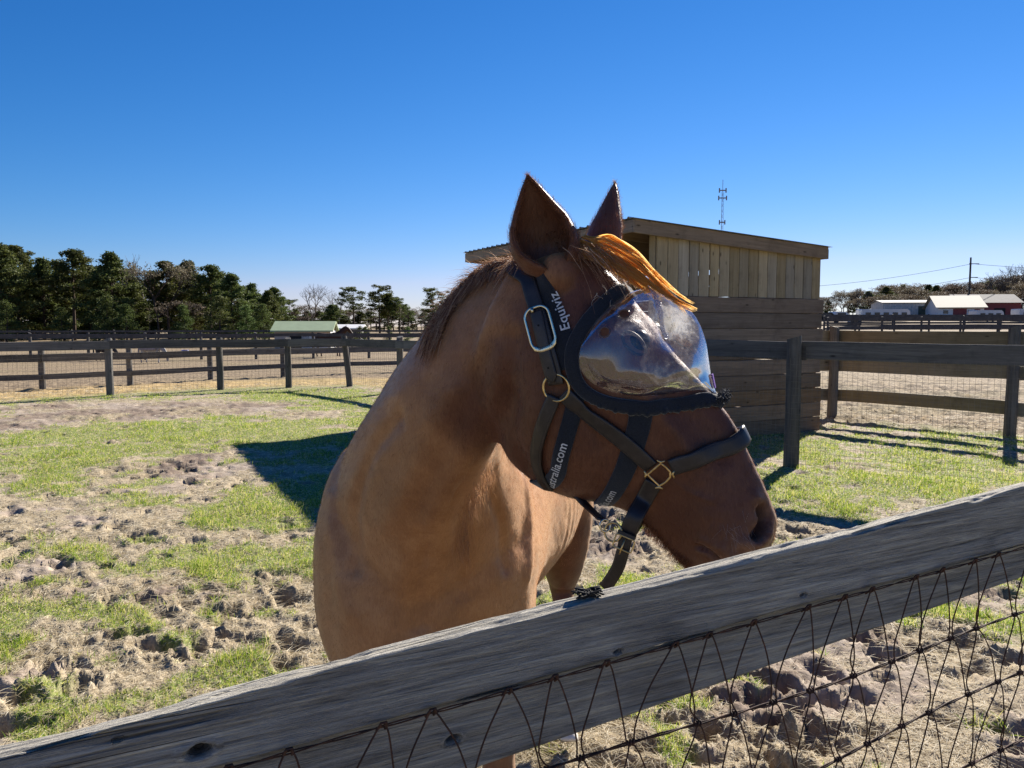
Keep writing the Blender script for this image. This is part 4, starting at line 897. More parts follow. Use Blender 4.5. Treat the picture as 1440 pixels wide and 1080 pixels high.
def limb(P, rad, n=28):
    P = np.array(P, float); A = np.concatenate([P, np.array(rad, float)], 1); A = crom(A, 6); rings = []
    for i, a in enumerate(A):
        T = unit(A[min(i + 1, len(A) - 1)][:3] - A[max(i - 1, 0)][:3])
        X = unit(np.cross([0, 1.0, 0], T)) if abs(T[1]) < .95 else np.array([1.0, 0, 0]); X = X if X[0] > 0 else -X
        Yv = np.cross(T, X); th = np.linspace(0, 2 * math.pi, n, endpoint=False)
        rings.append(a[:3] + X * (a[3] * np.cos(th))[:, None] + Yv * (a[4] * np.sin(th))[:, None])
    return loft(rings)
def foreleg(x, y, dx=0):
    return limb([(x - dx, y + .12, 1.18), (x - dx * .6, y + .07, 1.0), (x, y + .03, .85), (x, y, .70), (x, y, .56), (x, y, .50), (x, y - .005, .44), (x, y, .30), (x, y + .005, .17), (x, y - .03, .10), (x, y - .06, .055)],
                [(.06, .12), (.09, .14), (.088, .115), (.062, .075), (.045, .05), (.047, .052), (.040, .045), (.028, .034), (.036, .042), (.032, .036), (.045, .05)])
def hindleg(x, y, f=0.0, dx=0.0):
    return limb([(x - dx, y + .18, 1.25), (x - dx * .5, y + .10, 1.05), (x, y + .05, .88), (x, y + .10, .70), (x, y + .17, .57), (x, y + .18 - f * .1, .50), (x, y + .18 - f * .3, .42), (x, y + .15 - f * .6, .28), (x, y + .12 - f * .9, .17), (x, y + .08 - f, .10), (x, y + .05 - f, .055)],
                [(.10, .22), (.125, .20), (.118, .16), (.098, .115), (.070, .08), (.050, .062), (.042, .05), (.030, .037), (.038, .045), (.033, .038), (.046, .052)])
parts_h.append(foreleg(-.035, 1.98, -.02)); parts_h.append(foreleg(-.385, 2.0, .02))
parts_h.append(hindleg(.225, 3.18, .30)); parts_h.append(hindleg(-.06, 3.35, -.1))
def ball(c, r, ax=None, n=24, m=14):
    c = np.asarray(c, float); r = np.asarray(r, float); A = np.eye(3) if ax is None else np.array(ax)
    rings = []
    for i in range(1, m):
        ph = math.pi * i / m; th = np.linspace(0, 2 * math.pi, n, endpoint=False)
        q = np.stack([r[0] * math.sin(ph) * np.cos(th), r[1] * math.sin(ph) * np.sin(th), np.full(n, r[2] * math.cos(ph))], 1); rings.append(c + q @ A)
    return loft(rings)
# shoulder and breast masses
parts_h.append(ball((-.375, 1.96, 1.08), (.135, .22, .33)))
parts_h.append(ball((-.055, 2.03, 1.10), (.125, .22, .34)))
parts_h.append(ball((-.26, 1.85, 1.05), (.20, .17, .30)))
# ears: cupped shells
def ear(base, tip, fwd, wid, dep, n=26, m=18, open_=1.15, lean=0.0):
    """a cupped ear: base centre, tip, direction the cup opens to"""
    base = np.asarray(base); tip = np.asarray(tip); ax = unit(tip - base); f = unit(fwd - ax * np.dot(fwd, ax)); s = np.cross(ax, f); L = np.linalg.norm(tip - base)
    prof_w = lambda v: wid * (np.interp(v, [0, .16, .35, .55, .75, .9, 1], [.46, .86, 1.0, .86, .52, .25, .03]))
    outer = []; inner = []
    for i in range(m + 1):
        v = i / m; w = prof_w(v); op = np.interp(v, [0, .14, .3, .5, 1], [.04, .35, .85, open_, open_ * .9])
        c = base + ax * (L * v) + s * (lean * math.sin(v * math.pi) * L) - f * (.10 * L * v * v * 0)
        a = np.linspace(math.pi / 2 + (math.pi - op) , math.pi / 2 - (math.pi - op), n) - math.pi / 2   # angle from the back of the ear
        o = c + s * (w * np.sin(a))[:, None] - f * (w * dep * np.cos(a))[:, None]
        th = .0035
        k = c + s * ((w - th) * .93 * np.sin(a))[:, None] - f * ((w - th) * dep * .9 * np.cos(a))[:, None]
        outer.append(o); inner.append(k)
    rings = [np.concatenate([o, k[::-1]]) for o, k in zip(outer, inner)]
    return loft(rings)
TOPN = HDO
EARS = []
eb = hp(797, 390) + HW * .030; et = at(742, 246, eb[1] - .015)
EARS.append(ear(eb, et, unit(HW * .80 + HAX * .62 + HDO * .1), .062, .8, lean=-.05))
eb2 = hp(820, 410) - HW * .040; et2 = at(865, 256, eb2[1] + .05)
EARS.append(ear(eb2, et2, unit(-HW * .55 + HAX * .85), .040, .9, lean=-.05))

parts_h.append(ball(hp(800, 386) + HW * .044, (.046, .036, .034), np.stack([unit(et - eb), unit(np.cross(unit(et - eb), HW)), HW])))
parts_h.append(ball(hp(806, 384) - HW * .056, (.045, .038, .036), np.stack([unit(et2 - eb2), unit(np.cross(unit(et2 - eb2), HW)), HW])))
def remesh(parts, voxel, name):
    off = 0; VV = []; FF = []
    for v, f in parts: VV.append(v); FF.append(f + off); off += len(v)
    o = npmesh(name, np.concatenate(VV), np.concatenate(FF))
    bm = bmesh.new(); bm.from_mesh(o.data); bmesh.ops.recalc_face_normals(bm, faces=bm.faces); bm.to_mesh(o.data); bm.free()
    md = o.modifiers.new('r', 'REMESH'); md.mode = 'VOXEL'; md.voxel_size = voxel; md.adaptivity = 0
    dg = bpy.context.evaluated_depsgraph_get(); dg.update(); me = bpy.data.meshes.new_from_object(o.evaluated_get(dg))
    old = o.data; bpy.data.objects.remove(o); bpy.data.meshes.remove(old)
    return me
def meshnp(me):
    V = np.empty(len(me.vertices) * 3, np.float32); me.vertices.foreach_get('co', V); V = V.reshape(-1, 3).astype(float)
    E = np.empty(len(me.edges) * 2, np.int32); me.edges.foreach_get('vertices', E); return V, E.reshape(-1, 2)
def relax(V, E, it, w, lam=.5, mu=-.52):
    """Taubin-smooth V with per-vertex weight w"""
    deg = np.bincount(E.ravel(), minlength=len(V)).astype(float)[:, None]
    for _ in range(it):
        for k in (lam, mu):
            S = np.zeros_like(V)
            for c in range(3):
                S[:, c] = np.bincount(E[:, 0], V[E[:, 1], c], len(V)) + np.bincount(E[:, 1], V[E[:, 0], c], len(V))
            V = V + (S / deg - V) * (k * w)[:, None]
    return V
def normals(me, V):
    me.vertices.foreach_set('co', V.astype(np.float32).ravel()); me.update()
    N = np.empty(len(V) * 3, np.float32); me.vertex_normals.foreach_get('vector', N); return N.reshape(-1, 3).astype(float)

hme = remesh(parts_h, .0052, 'horse_body')
V, E = meshnp(hme)
hc = (V - HA) @ np.stack([HAX, HDO, HW], 1)        # head coordinates: along, up out of the face, lateral
headness = sstep(-.34, -.20, hc[:, 0]) * (np.abs(hc[:, 2]) < .22) * (V[:, 1] < 1.8) * sstep(-.36, -.28, hc[:, 1])
V = relax(V, E, 4, np.ones(len(V)), .5, -.1)
V = relax(V, E, 60, np.clip(1 - headness * .93, 0, 1) , .62, -.35)
V = relax(V, E, 10, np.clip(1 - headness * .3, 0, 1) * (hc[:, 1] < .30), .5, -.45)
hc = (V - HA) @ np.stack([HAX, HDO, HW], 1)
side = np.abs(hc[:, 2])
def huv(px, py):
    q = hp(px, py) - HA; return np.array([np.dot(q, HAX), np.dot(q, HDO)])
HSEL = (V[:, 1] < 1.75) & (side < .22)
def dline(pts):
    """distance in the head's own profile plane to a polyline given on the right cheek"""
    P = resample(crom(np.array([huv(*p) for p in pts]), 6), 26); best = np.full(len(V), 9.0); tt = np.zeros(len(V))
    lo_ = P.min(0) - .11; hi_ = P.max(0) + .11; idx = np.where(HSEL & (hc[:, 0] > lo_[0]) & (hc[:, 0] < hi_[0]) & (hc[:, 1] > lo_[1]) & (hc[:, 1] < hi_[1]))[0]
    for i in range(len(P) - 1):
        a = P[i]; d = P[i + 1] - a; q = hc[idx, :2] - a; t = np.clip(q @ d / (d @ d), 0, 1); r = np.linalg.norm(q - t[:, None] * d, axis=1)
        m = r < best[idx]; k = idx[m]; best[k] = r[m]; tt[k] = (i + t[m]) / 25
    return best, tt
gs = lambda d, s: np.exp(-(d / s) ** 2)
latm = sstep(.012, .035, side) * headness            # keeps the midline untouched
N = normals(hme, V)
D = np.zeros(len(V))
# eye socket, brow, hollow above the eye
de, _ = dline([(886, 484), (896, 492)]); D += .010 * gs(de, .032) * latm
db, _ = dline([(868, 452), (894, 456), (912, 474)]); D += .009 * gs(db, .014) * latm
dh, _ = dline([(850, 418), (858, 430)]); D -= .010 * gs(dh, .022) * latm
# facial crest and hollow beneath, edge of the cheek muscle
dc, tc = dline([(912, 530), (945, 575), (978, 622)]); D += .007 * gs(dc, .012) * latm * (1 - .5 * tc)
dn, _ = dline([(948, 548), (990, 590), (1022, 632)]); D -= .006 * gs(dn, .020) * latm
dj, _ = dline([(840, 560), (868, 620), (858, 668), (826, 694)]); D -= .0045 * gs(dj - .0, .012) * latm
dj2, _ = dline([(790, 560), (806, 620), (800, 660)]); D += .007 * gs(dj2, .035) * latm
dv, tv = dline([(905, 560), (925, 620), (968, 672), (1010, 690)]); D += .0022 * gs(dv, .0045) * latm
# groove between cheek and neck
dg, _ = dline([(748, 470), (742, 540), (738, 600), (752, 648)]); D -= .010 * gs(dg, .020) * sstep(.02, .05, side)
# nostril with its flared rim
nr, tn = dline([(1068, 690), (1080, 698), (1088, 716), (1083, 740), (1068, 750), (1056, 744)])
rimn = gs(nr, .010); D += .0075 * rimn * latm
nh, _ = dline([(1076, 708), (1080, 719), (1076, 731), (1070, 737)]); hole = np.exp(-(nh / .0088) ** 4) * latm; D -= .024 * hole + .008 * rimn * hole
# mouth: corner to lips
mo, tm = dline([(988, 753), (1004, 757), (1020, 770), (1036, 782), (1062, 792)]); D -= .012 * gs(mo, .0042) * headness
ml, _ = dline([(996, 742), (1020, 752), (1044, 768)]); D += .0045 * gs(ml, .010) * latm
ch, _ = dline([(985, 792), (1000, 800)]); D += .006 * gs(ch, .020) * headness
# soft wrinkles of the muzzle
for i in range(5):
    a = 1000 + i * 13; dw, _ = dline([(a + 8, 716 + i * 2), (a, 738 + i), (a - 4, 756)]); D -= .0012 * gs(dw, .0035) * latm
V = V + N * D[:, None]
# neck and chest: muscle bellies, skin folds at the throat and a little unevenness everywhere
N = normals(hme, V)
def line3(P, s, amp, sharp=2.0):
    amp = amp * 1.4; P = resample(crom(np.array(P), 6), 40); lo_ = P.min(0) - 3 * s; hi_ = P.max(0) + 3 * s; idx = np.where(((V > lo_) & (V < hi_)).all(1))[0]; q = V[idx]; best = np.full(len(idx), 9.0)
    for p in P: best = np.minimum(best, np.linalg.norm(q - p, axis=1))
    out = np.zeros(len(V)); out[idx] = amp * np.exp(-(best / s) ** sharp); return out
def surf3(px, py, y): return at(px, py, y)
BV = BVHTree.FromPolygons([tuple(p) for p in V.tolist()], [tuple(p.vertices) for p in hme.polygons])
def hit(px, py):
    d = Vector(ray(px, py)).normalized(); r = BV.ray_cast(Vector(E0), d)
    return np.array(r[0]) if r[0] is not None else at(px, py, 1.6)
D = np.zeros(len(V))
D += line3([hit(x, y) for x, y in ((690, 480), (660, 560), (620, 640), (585, 720))], .030, -.006)
D += line3([hit(x, y) for x, y in ((716, 560), (680, 640), (632, 720), (604, 790))], .028, -.009)
D += line3([hit(x, y) for x, y in ((640, 560), (600, 640), (545, 730))], .045, .008)
D += line3([hit(x, y) for x, y in ((560, 590), (522, 640), (500, 720), (500, 800))], .020, -.007)
D += line3([hit(x, y) for x, y in ((590, 760), (588, 820), (590, 880))], .030, -.010)
D += line3([hit(x, y) for x, y in ((650, 700), (655, 760), (650, 830))], .030, -.006)
D += line3([hit(x, y) for x, y in ((690, 690), (706, 740), (712, 800))], .016, -.006)
D += line3([hit(x, y) for x, y in ((735, 670), (744, 740), (742, 810))], .022, .006)
D += line3([hit(x, y) for x, y in ((470, 700), (474, 780), (490, 860))], .03, .006)
body = 1 - headness
D += body * .006 * (fbm(V[:, 0] * 7 + V[:, 2] * 3, V[:, 2] * 6 + V[:, 1] * 5, 3, 5) - .5)
D += .0022 * (fbm(V[:, 0] * 34 + V[:, 1] * 11, V[:, 2] * 34 + V[:, 1] * 9, 2, 9) - .5)
# ribs show faintly on the barrel
rb = (V[:, 1] > 2.45) & (V[:, 1] < 3.15); D += np.where(rb, .0012 * np.sin(V[:, 1] * 95 + V[:, 2] * 14) * sstep(2.45, 2.6, V[:, 1]) * sstep(3.15, 3.0, V[:, 1]) * sstep(.85, 1.0, V[:, 2]) * sstep(1.4, 1.25, V[:, 2]), 0)
V = V + N * D[:, None]
# ears are separate closed shells joined into the same mesh
ev = []; ef = []
off = len(V)
eyeV = V
for (vv, fc) in EARS:
    vv = vv.copy(); ev.append(vv); ef.append(fc + off); off += len(vv)
Fq = np.empty(len(hme.loops), np.int32); hme.loops.foreach_get('vertex_index', Fq)
assert len(Fq) == 4 * len(hme.polygons)
Fq = Fq.reshape(-1, 4)
Ft = np.concatenate(ef)
Vall = np.concatenate([V] + ev)
horse = empty('horse', (-.2, 2.3, 0), 'large chestnut horse with its head turned right just behind the foreground board fence', 'horse')
HO = np.array([-.2, 2.3, 0.0])
me = bpy.data.meshes.new('horse_body'); nq, nt = len(Fq), len(Ft)
me.vertices.add(len(Vall)); me.vertices.foreach_set('co', (Vall - HO).astype(np.float32).ravel())
me.loops.add(nq * 4 + nt * 3); me.loops.foreach_set('vertex_index', np.r_[Fq.ravel(), Ft.ravel()].astype(np.int32))
me.polygons.add(nq + nt); me.polygons.foreach_set('loop_start', np.r_[np.arange(nq) * 4, nq * 4 + np.arange(nt) * 3].astype(np.int32)); me.update(calc_edges=True)
me.polygons.foreach_set('use_smooth', np.ones(nq + nt, bool)); me.update()
body = bpy.data.objects.new('body', me); COL.objects.link(body); body.parent = horse
Nn = np.empty(len(Vall) * 3, np.float32); me.vertex_normals.foreach_get('vector', Nn); Nn = Nn.reshape(-1, 3).astype(float)
# coat colours: darker head, painted shade on the hind legs, pale belly hair, dark muzzle skin, white sock
Xv = Vall; h3 = (Xv - HA) @ np.stack([HAX, HDO, HW], 1); nb_ = len(V)
hd = np.concatenate([headness, np.ones(len(Vall) - nb_)])
mz = sstep(.225, .34, h3[:, 0]) * hd * (np.arange(len(Xv)) < nb_)
sock = sstep(.26, .20, Xv[:, 2]) * (Xv[:, 0] > .05) * (Xv[:, 1] > 2.6); hoof = sstep(.075, .065, Xv[:, 2])
earm = (np.arange(len(Xv)) >= nb_).astype(float)
hd_leg_shade = np.maximum(hd, sstep(1.02, .86, Xv[:, 2]) * (Xv[:, 1] > 3.02)); hd_leg_shade = np.maximum(hd_leg_shade, sstep(.70, .55, Xv[:, 2]) * .8)  # hind legs darkened too: shade painted into the coat colour
for nm, arr in (('head', hd_leg_shade), ('muzzle', mz), ('pale', sstep(1.30, .95, Xv[:, 2]) * (1 - hd) * (Xv[:, 1] < 2.3)), ('sock', sock), ('hoof', hoof), ('ear', earm), ('nostril', np.concatenate([hole, np.zeros(len(Xv) - nb_)]))):
    q = me.attributes.new(nm, 'FLOAT', 'POINT'); q.data.foreach_set('value', arr.astype(np.float32))
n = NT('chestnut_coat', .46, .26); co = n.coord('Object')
f1 = n.noise(co, 5.5, 5, .6); f2 = n.noise(co, 26, 4, .65); fur = n.noise(n.coord('Object', (260, 260, 70)), 1.0, 3, .6)
k = n.math('ADD', n.math('MULTIPLY', f1, .55), n.math('ADD', n.math('MULTIPLY', f2, .25), n.math('MULTIPLY', fur, .2)))
c = n.ramp(k, [(.34, (.21, .088, .036)), (.5, (.335, .155, .064)), (.66, (.47, .25, .115))])
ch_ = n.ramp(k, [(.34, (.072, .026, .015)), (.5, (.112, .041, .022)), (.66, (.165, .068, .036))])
c = n.mix(n.attr('head').outputs['Fac'], c, ch_)  # dark tone of the head, reused as painted shade on the hind legs
c = n.mix(n.math('MULTIPLY', n.attr('pale').outputs['Fac'], .12), c, (.56, .345, .20))
c = n.mix(n.math('MULTIPLY', n.attr('ear').outputs['Fac'], .5), c, (.12, .05, .03))
mzr = n.ramp(n.noise(co, 60, 4, .6), [(.4, (.15, .075, .045)), (.6, (.26, .155, .105))]); c = n.mix(n.math('MULTIPLY', n.attr('muzzle').outputs['Fac'], .75), c, mzr)
c = n.mix(n.attr('nostril').outputs['Fac'], c, (.03, .02, .02))
c = n.mix(n.attr('sock').outputs['Fac'], c, (.62, .58, .52)); c = n.mix(n.attr('hoof').outputs['Fac'], c, (.09, .075, .06))
n.color(c); n.b.inputs['Sheen Weight'].default_value = .22; n.b.inputs['Sheen Roughness'].default_value = .45; n.b.inputs['Sheen Tint'].default_value = (.9, .72, .55, 1)
belly = n.attr('pale').outputs['Fac']; hb = n.math('ADD', n.math('MULTIPLY', fur, .7), n.math('MULTIPLY', n.noise(co, 90, 3, .6), .5)); n.bump(hb, .28, .004); M_coat = n.m; me.materials.append(M_coat)

# BVH used to lay tack and hair on the animal
BV = BVHTree.FromPolygons([tuple(p) for p in Vall.tolist()], [tuple(p) for p in Fq.tolist()] + [tuple(p) for p in Ft.tolist()])
BVB = BVHTree.FromPolygons([tuple(p) for p in V.tolist()], [tuple(p) for p in Fq.tolist()])   # without the ears
def hit(px, py, bv=None):
    r = (bv or BVB).ray_cast(Vector(E0), Vector(ray(px, py)).normalized())
    if r[0] is not None: return np.array(r[0])
    q = BVB.find_nearest(Vector(hp(px, py)), .3); return np.array(q[0]) if q[0] is not None else None
def snap(p, offv, lim=.2):
    r = BVB.find_nearest(Vector(p), lim)
    if r[0] is None: return np.array(p), np.array(HW)
    nn = np.array(r[1]); return np.array(r[0]) + nn * offv, nn
def mirror(p): p = np.asarray(p, float); return p - 2 * np.dot(p - HA, HW) * HW
def hairmat(name, cols, rough=.35, tr=.3):
    n = NT(name, .5, .3); hi = n.node('ShaderNodeHairInfo'); cc = n.ramp(hi.outputs['Random'], cols); n.color(cc)
    t_ = n.node('ShaderNodeBsdfTranslucent'); n.link(cc, t_.inputs[0]); mx = n.node('ShaderNodeMixShader'); mx.inputs[0].default_value = tr
    n.link(n.b.outputs[0], mx.inputs[1]); n.link(t_.outputs[0], mx.inputs[2]); n.link(mx.outputs[0], n.out.inputs[0]); return n.m
M_fur = hairmat('short_coat_hair', [(0, (.26, .13, .065)), (.5, (.42, .22, .11)), (1, (.62, .38, .21))], tr=.35)
M_furh = hairmat('head_coat_hair', [(0, (.10, .035, .018)), (.5, (.17, .065, .032)), (1, (.34, .16, .085))], tr=.35)
M_mane = hairmat('mane_hair', [(0, (.13, .06, .035)), (.4, (.27, .14, .08)), (.8, (.45, .28, .17)), (1, (.62, .46, .33))], tr=.35)
M_fore = hairmat('forelock_hair', [(0, (.58, .30, .07)), (.5, (.82, .52, .16)), (1, (.94, .74, .38))], tr=.80)
hr = np.random.default_rng(77)
def lay(name, starts, dirs, L, rad, mat_, k=8, lift=.004, grav=.0, jitter=.15, snapit=True, curl=.0, parent=horse, sw=None, clump=None, offj=.003, taper=.15):
    n_ = len(starts); P = np.zeros((n_, k, 3)); L = np.broadcast_to(L, (n_,))
    for i in range(n_):
        p = np.array(starts[i], float); d = unit(dirs[i] + hr.normal(0, jitter, 3)); st_ = L[i] / (k - 1); o = lift * hr.uniform(.3, 1.0) + offj * hr.random(); ph = hr.uniform(0, 6.28); P[i, 0] = p
        for q in range(1, k):
            d = unit(d + np.array([0, 0, -grav]) + curl * np.array([math.sin(ph + q * 1.3), math.cos(ph * 1.7 + q), math.sin(ph + q)]))
            p = p + d * st_
            if snapit:
                r = BVB.find_nearest(Vector(p), .08)
                if r[0] is not None:
                    dd = np.dot(p - np.array(r[0]), np.array(r[1]))
                    if dd < o or snapit == 2: p = np.array(r[0]) + np.array(r[1]) * o
            P[i, q] = p
    t = np.linspace(0, 1, k); Rr = np.outer(hr.uniform(.7, 1.3, n_) * rad, 1 - (1 - taper) * t ** 2)
    return tag(hairs(name, P - HO, Rr, mat_, parent), kind='stuff')
# mane: from the crest over the near side
crest = crom(np.array([hit(x, y) if hit(x, y) is not None else at(x, y, 1.55) for x, y in ((736, 372), (712, 376), (690, 384), (668, 400), (648, 420), (634, 440), (622, 462), (614, 482))]), 8)
crest = np.array([snap(p, .002)[0] for p in crest]); M_ = 3600; ci = hr.integers(0, len(crest) - 1, M_); u = hr.random((M_, 1)); S = crest[ci] * (1 - u) + crest[ci + 1] * u
tc_ = ci / (len(crest) - 1)
S = S + np.stack([hr.normal(0, .010, M_), hr.normal(.018, .016, M_), hr.normal(.004, .008, M_)], 1)
loc = np.sin(ci * 1.7) * .35 + np.sin(ci * .63 + 1) * .5                      # locks
dirs = np.stack([-.35 + .55 * tc_ * 0 - .25 * loc, -.35 - .1 * loc, -.55 - .2 * tc_], 1) + np.outer(1 - tc_, [.0, -.1, .35]); dirs = dirs / np.linalg.norm(dirs, axis=1)[:, None]
lay('mane', [snap(p, .004)[0] for p in S], dirs, hr.uniform(.030, .080, M_) * (.75 + .35 * np.cos(ci * .9)), .00038, M_mane, 9, .009, .16, .16, True, .10, offj=.008)
# stray and lit hairs along the top of the crest
M_ = 700; ci = hr.integers(0, len(crest) - 1, M_); S = crest[ci] + hr.normal(0, .006, (M_, 3)) + np.array([0, .012, .004])
lay('mane', S, np.stack([hr.normal(-.7, .3, M_), hr.normal(-.1, .3, M_), hr.normal(.25, .25, M_)], 1), hr.uniform(.02, .055, M_), .00032, M_mane, 7, .004, .14, .15, True, .12)
# forelock: swept over the browband towards the camera's right
fl0 = hp(800, 352); guide = [hp(812, 344), hp(845, 356), hp(880, 379), hp(915, 404), hp(950, 424), hp(984, 437)]
guide = crom(np.array(guide), 3); kk = 14; G_ = resample(guide, kk); M_ = 1500; P = np.zeros((M_, kk, 3)); LK = [(hr.normal(0, 1.05), hr.normal(0, 1), hr.uniform(.6, 1.0), hr.uniform(0, 6.28), hr.uniform(.0015, .005)) for _ in range(26)]
for i in range(M_):
    ck = LK[hr.integers(0, len(LK))]; a = ck[0] + hr.normal(0, .16); b = ck[1] + hr.normal(0, .2); e = ck[2] * hr.uniform(.9, 1.02)
    for q in range(kk):
        t = q / (kk - 1); s_ = t * e; g = np.array([np.interp(s_, np.linspace(0, 1, kk), G_[:, c_]) for c_ in range(3)])
        wd = .0125 * (1 - .80 * s_ ** 1.2) * (1 - .35 * (s_ < .12)); w1 = a * wd; w2 = b * wd * .55
        P[i, q] = g + HDO * (w1 + .008 * math.sin(math.pi * min(s_, 1)) ) + HW * (w2 + .012) + (HDO * math.sin(i * 1.3 + t * 5) + HW * math.cos(i * 2.1 + t * 4)) * .0012 * t + (HDO * math.sin(ck[3] + t * 6) + HW * math.cos(ck[3] * 2 + t * 4)) * ck[4]
        r_ = BVB.find_nearest(Vector(P[i, q]), .05)
        if r_[0] is not None:
            dd = np.dot(P[i, q] - np.array(r_[0]), np.array(r_[1]))
            if dd < .004: P[i, q] = np.array(r_[0]) + np.array(r_[1]) * (.004 + .004 * hr.random())
tag(hairs('forelock', P - HO, np.outer(hr.uniform(.00022, .00042, M_), 1 - .75 * np.linspace(0, 1, kk) ** 2), M_fore, horse), kind='stuff')
M_ = 260; S = [hp(hr.uniform(806, 850), hr.uniform(346, 362)) + HW * hr.normal(0, .03) + HDO * .01 for _ in range(M_)]
lay('forelock', S, [HAX * .9 + HDO * .15 + HW * hr.normal(0, .25) for _ in range(M_)], hr.uniform(.05, .12, M_), .0003, M_mane, 9, .006, .08, .12, True, .10)
# pale wisps that stick out over the browband
S = [hit(845 + hr.uniform(-10, 12), 420 + hr.uniform(-8, 8)) for _ in range(14)]; lay('forelock', [s for s in S if s is not None], [unit(HW * .5 + hr.normal(0, .6, 3)) for s in S if s is not None], .035, .0004, hairmat('pale_wisps', [(0, (.5, .4, .3)), (1, (.7, .6, .5))]), 8, .008, .03, .3, False, .45)
# short coat: fuzz over head, neck and shoulder
fa = np.concatenate([Fq[:, :3], Ft]); cen = Vall[fa].mean(1); fn = np.cross(Vall[fa[:, 1]] - Vall[fa[:, 0]], Vall[fa[:, 2]] - Vall[fa[:, 0]]); ar = np.linalg.norm(fn, axis=1); fn = fn / np.maximum(ar, 1e-12)[:, None]
view = cen - E0; view /= np.linalg.norm(view, axis=1)[:, None]; fac = (fn * view).sum(1); area = ar.copy(); area[:nq] *= 2
prob = area * (fac < .45) * np.clip(1.9 - cen[:, 1] * .4, .15, 1.5) * (cen[:, 2] > .7); prob[np.arange(len(prob)) >= nq] *= 1.6; prob /= prob.sum()
NH = 90000; idx = hr.choice(len(cen), NH, p=prob); bw = hr.dirichlet((1, 1, 1), NH); S = (Vall[fa[idx]] * bw[:, :, None]).sum(1); nn = fn[idx]
hs = (S - HA) @ np.stack([HAX, HDO, HW], 1); hdm = hd[fa[idx][:, 0]]; isear = earm[fa[idx][:, 0]]
flow = (hdm[:, None] * (-HAX * .2 + -HDO * .75 + HAX * .9)[None] + (1 - hdm)[:, None] * np.array([-.25, .25, -1.0])[None]); flow[isear > .5] = np.array([-.1, 0, 1.0])
sw_ = fbm(S[:, 0] * 9 + S[:, 1] * 4, S[:, 2] * 9, 2, 3) - .5; flow = flow + np.stack([sw_, sw_ * .4, sw_ * .3], 1) * 1.2
flow -= nn * (flow * nn).sum(1)[:, None]; flow /= np.maximum(np.linalg.norm(flow, axis=1), 1e-6)[:, None]
Lh = hr.uniform(.004, .008, NH) * (1 + .7 * (hs[:, 1] < -.12) * hdm + .6 * isear); lf = hr.uniform(.12, .5, NH) + .25 * isear
d_ = flow + nn * lf[:, None] + hr.normal(0, .18, (NH, 3)); d_ /= np.linalg.norm(d_, axis=1)[:, None]
P = np.stack([S, S + d_ * (Lh * .5)[:, None], S + (d_ + flow * .35 - nn * .12) * Lh[:, None]], 1)
for sel, mt in ((hdm > .5, M_furh), (hdm <= .5, M_fur)):
    Pq = P[sel]; tag(hairs('coat_fuzz', Pq - HO, np.outer(hr.uniform(.00009, .00016, len(Pq)), [1, .8, .2]), mt, body), kind='stuff')
# longer hair: chin and jaw beard, whiskers, tuft where the neck meets the breast, ear fringe
def patch(name, poly, n_, d, L, rad, mt, **kw):
    S = []
    for _ in range(n_):
        a = hr.random() * (len(poly) - 1); i = int(a); q = np.array(poly[i]) * (1 - a + i) + np.array(poly[i + 1]) * (a - i); h_ = hit(*(q + hr.normal(0, kw.get('spread', 4), 2)))
        if h_ is not None: S.append(h_)
    kw.pop('spread', None); return lay(name, S, [np.array(d)] * len(S), L, rad, mt, **kw)
patch('jaw_hair', [(884, 712), (905, 734), (928, 756), (950, 778), (972, 794)], 700, HAX * .4 - HDO * .7, .016, .00022, M_furh, k=5, jitter=.3, spread=3)
patch('whisker', [(1020, 752), (1040, 745), (1050, 752), (1040, 720)], 26, HAX * .7 + HW * .8, .030, .00013, hairmat('whiskers', [(0, (.35, .3, .25)), (1, (.6, .55, .5))]), k=5, jitter=.45, spread=9, snapit=False, grav=.05)
patch('breast_tuft', [(690, 655), (668, 700), (652, 745), (650, 780)], 420, np.array([.12, -.25, -1.0]), .030, .00026, M_fur, k=6, jitter=.18, spread=6)
# ear edges
S = []; Dd = []
for vv, fc in EARS:
    m_ = 19; r_ = len(vv[:-2]) // m_
    for _ in range(1500):
        i = hr.integers(1, m_ - 1); e = (0, 25, 26, 51)[hr.integers(0, 4)]; a = vv[i * r_ + e]; b = vv[(i + 1) * r_ + e]; u = hr.random(); S.append(a * (1 - u) + b * u); Dd.append(unit(b - a) * .9 + hr.normal(0, .45, 3))
lay('ear_fringe', S, Dd, hr.uniform(.005, .012, len(S)), .00016, M_furh, k=4, snapit=False)
# inside-ear hair near the base
c_ = EARS[0][0]; S = [c_[int(hr.integers(2, 9)) * 52 + int(hr.integers(40, 52))] for _ in range(500)]; lay('ear_fringe', S, [HW * .4 + HAX * .5 + np.array([0, 0, -.2])] * len(S), hr.uniform(.010, .024, len(S)), .00022, M_furh, k=6, snapit=False, curl=.3, jitter=.4)
M_lid = plain('dark_eyelid_skin', (.05, .025, .018), .6, .3)
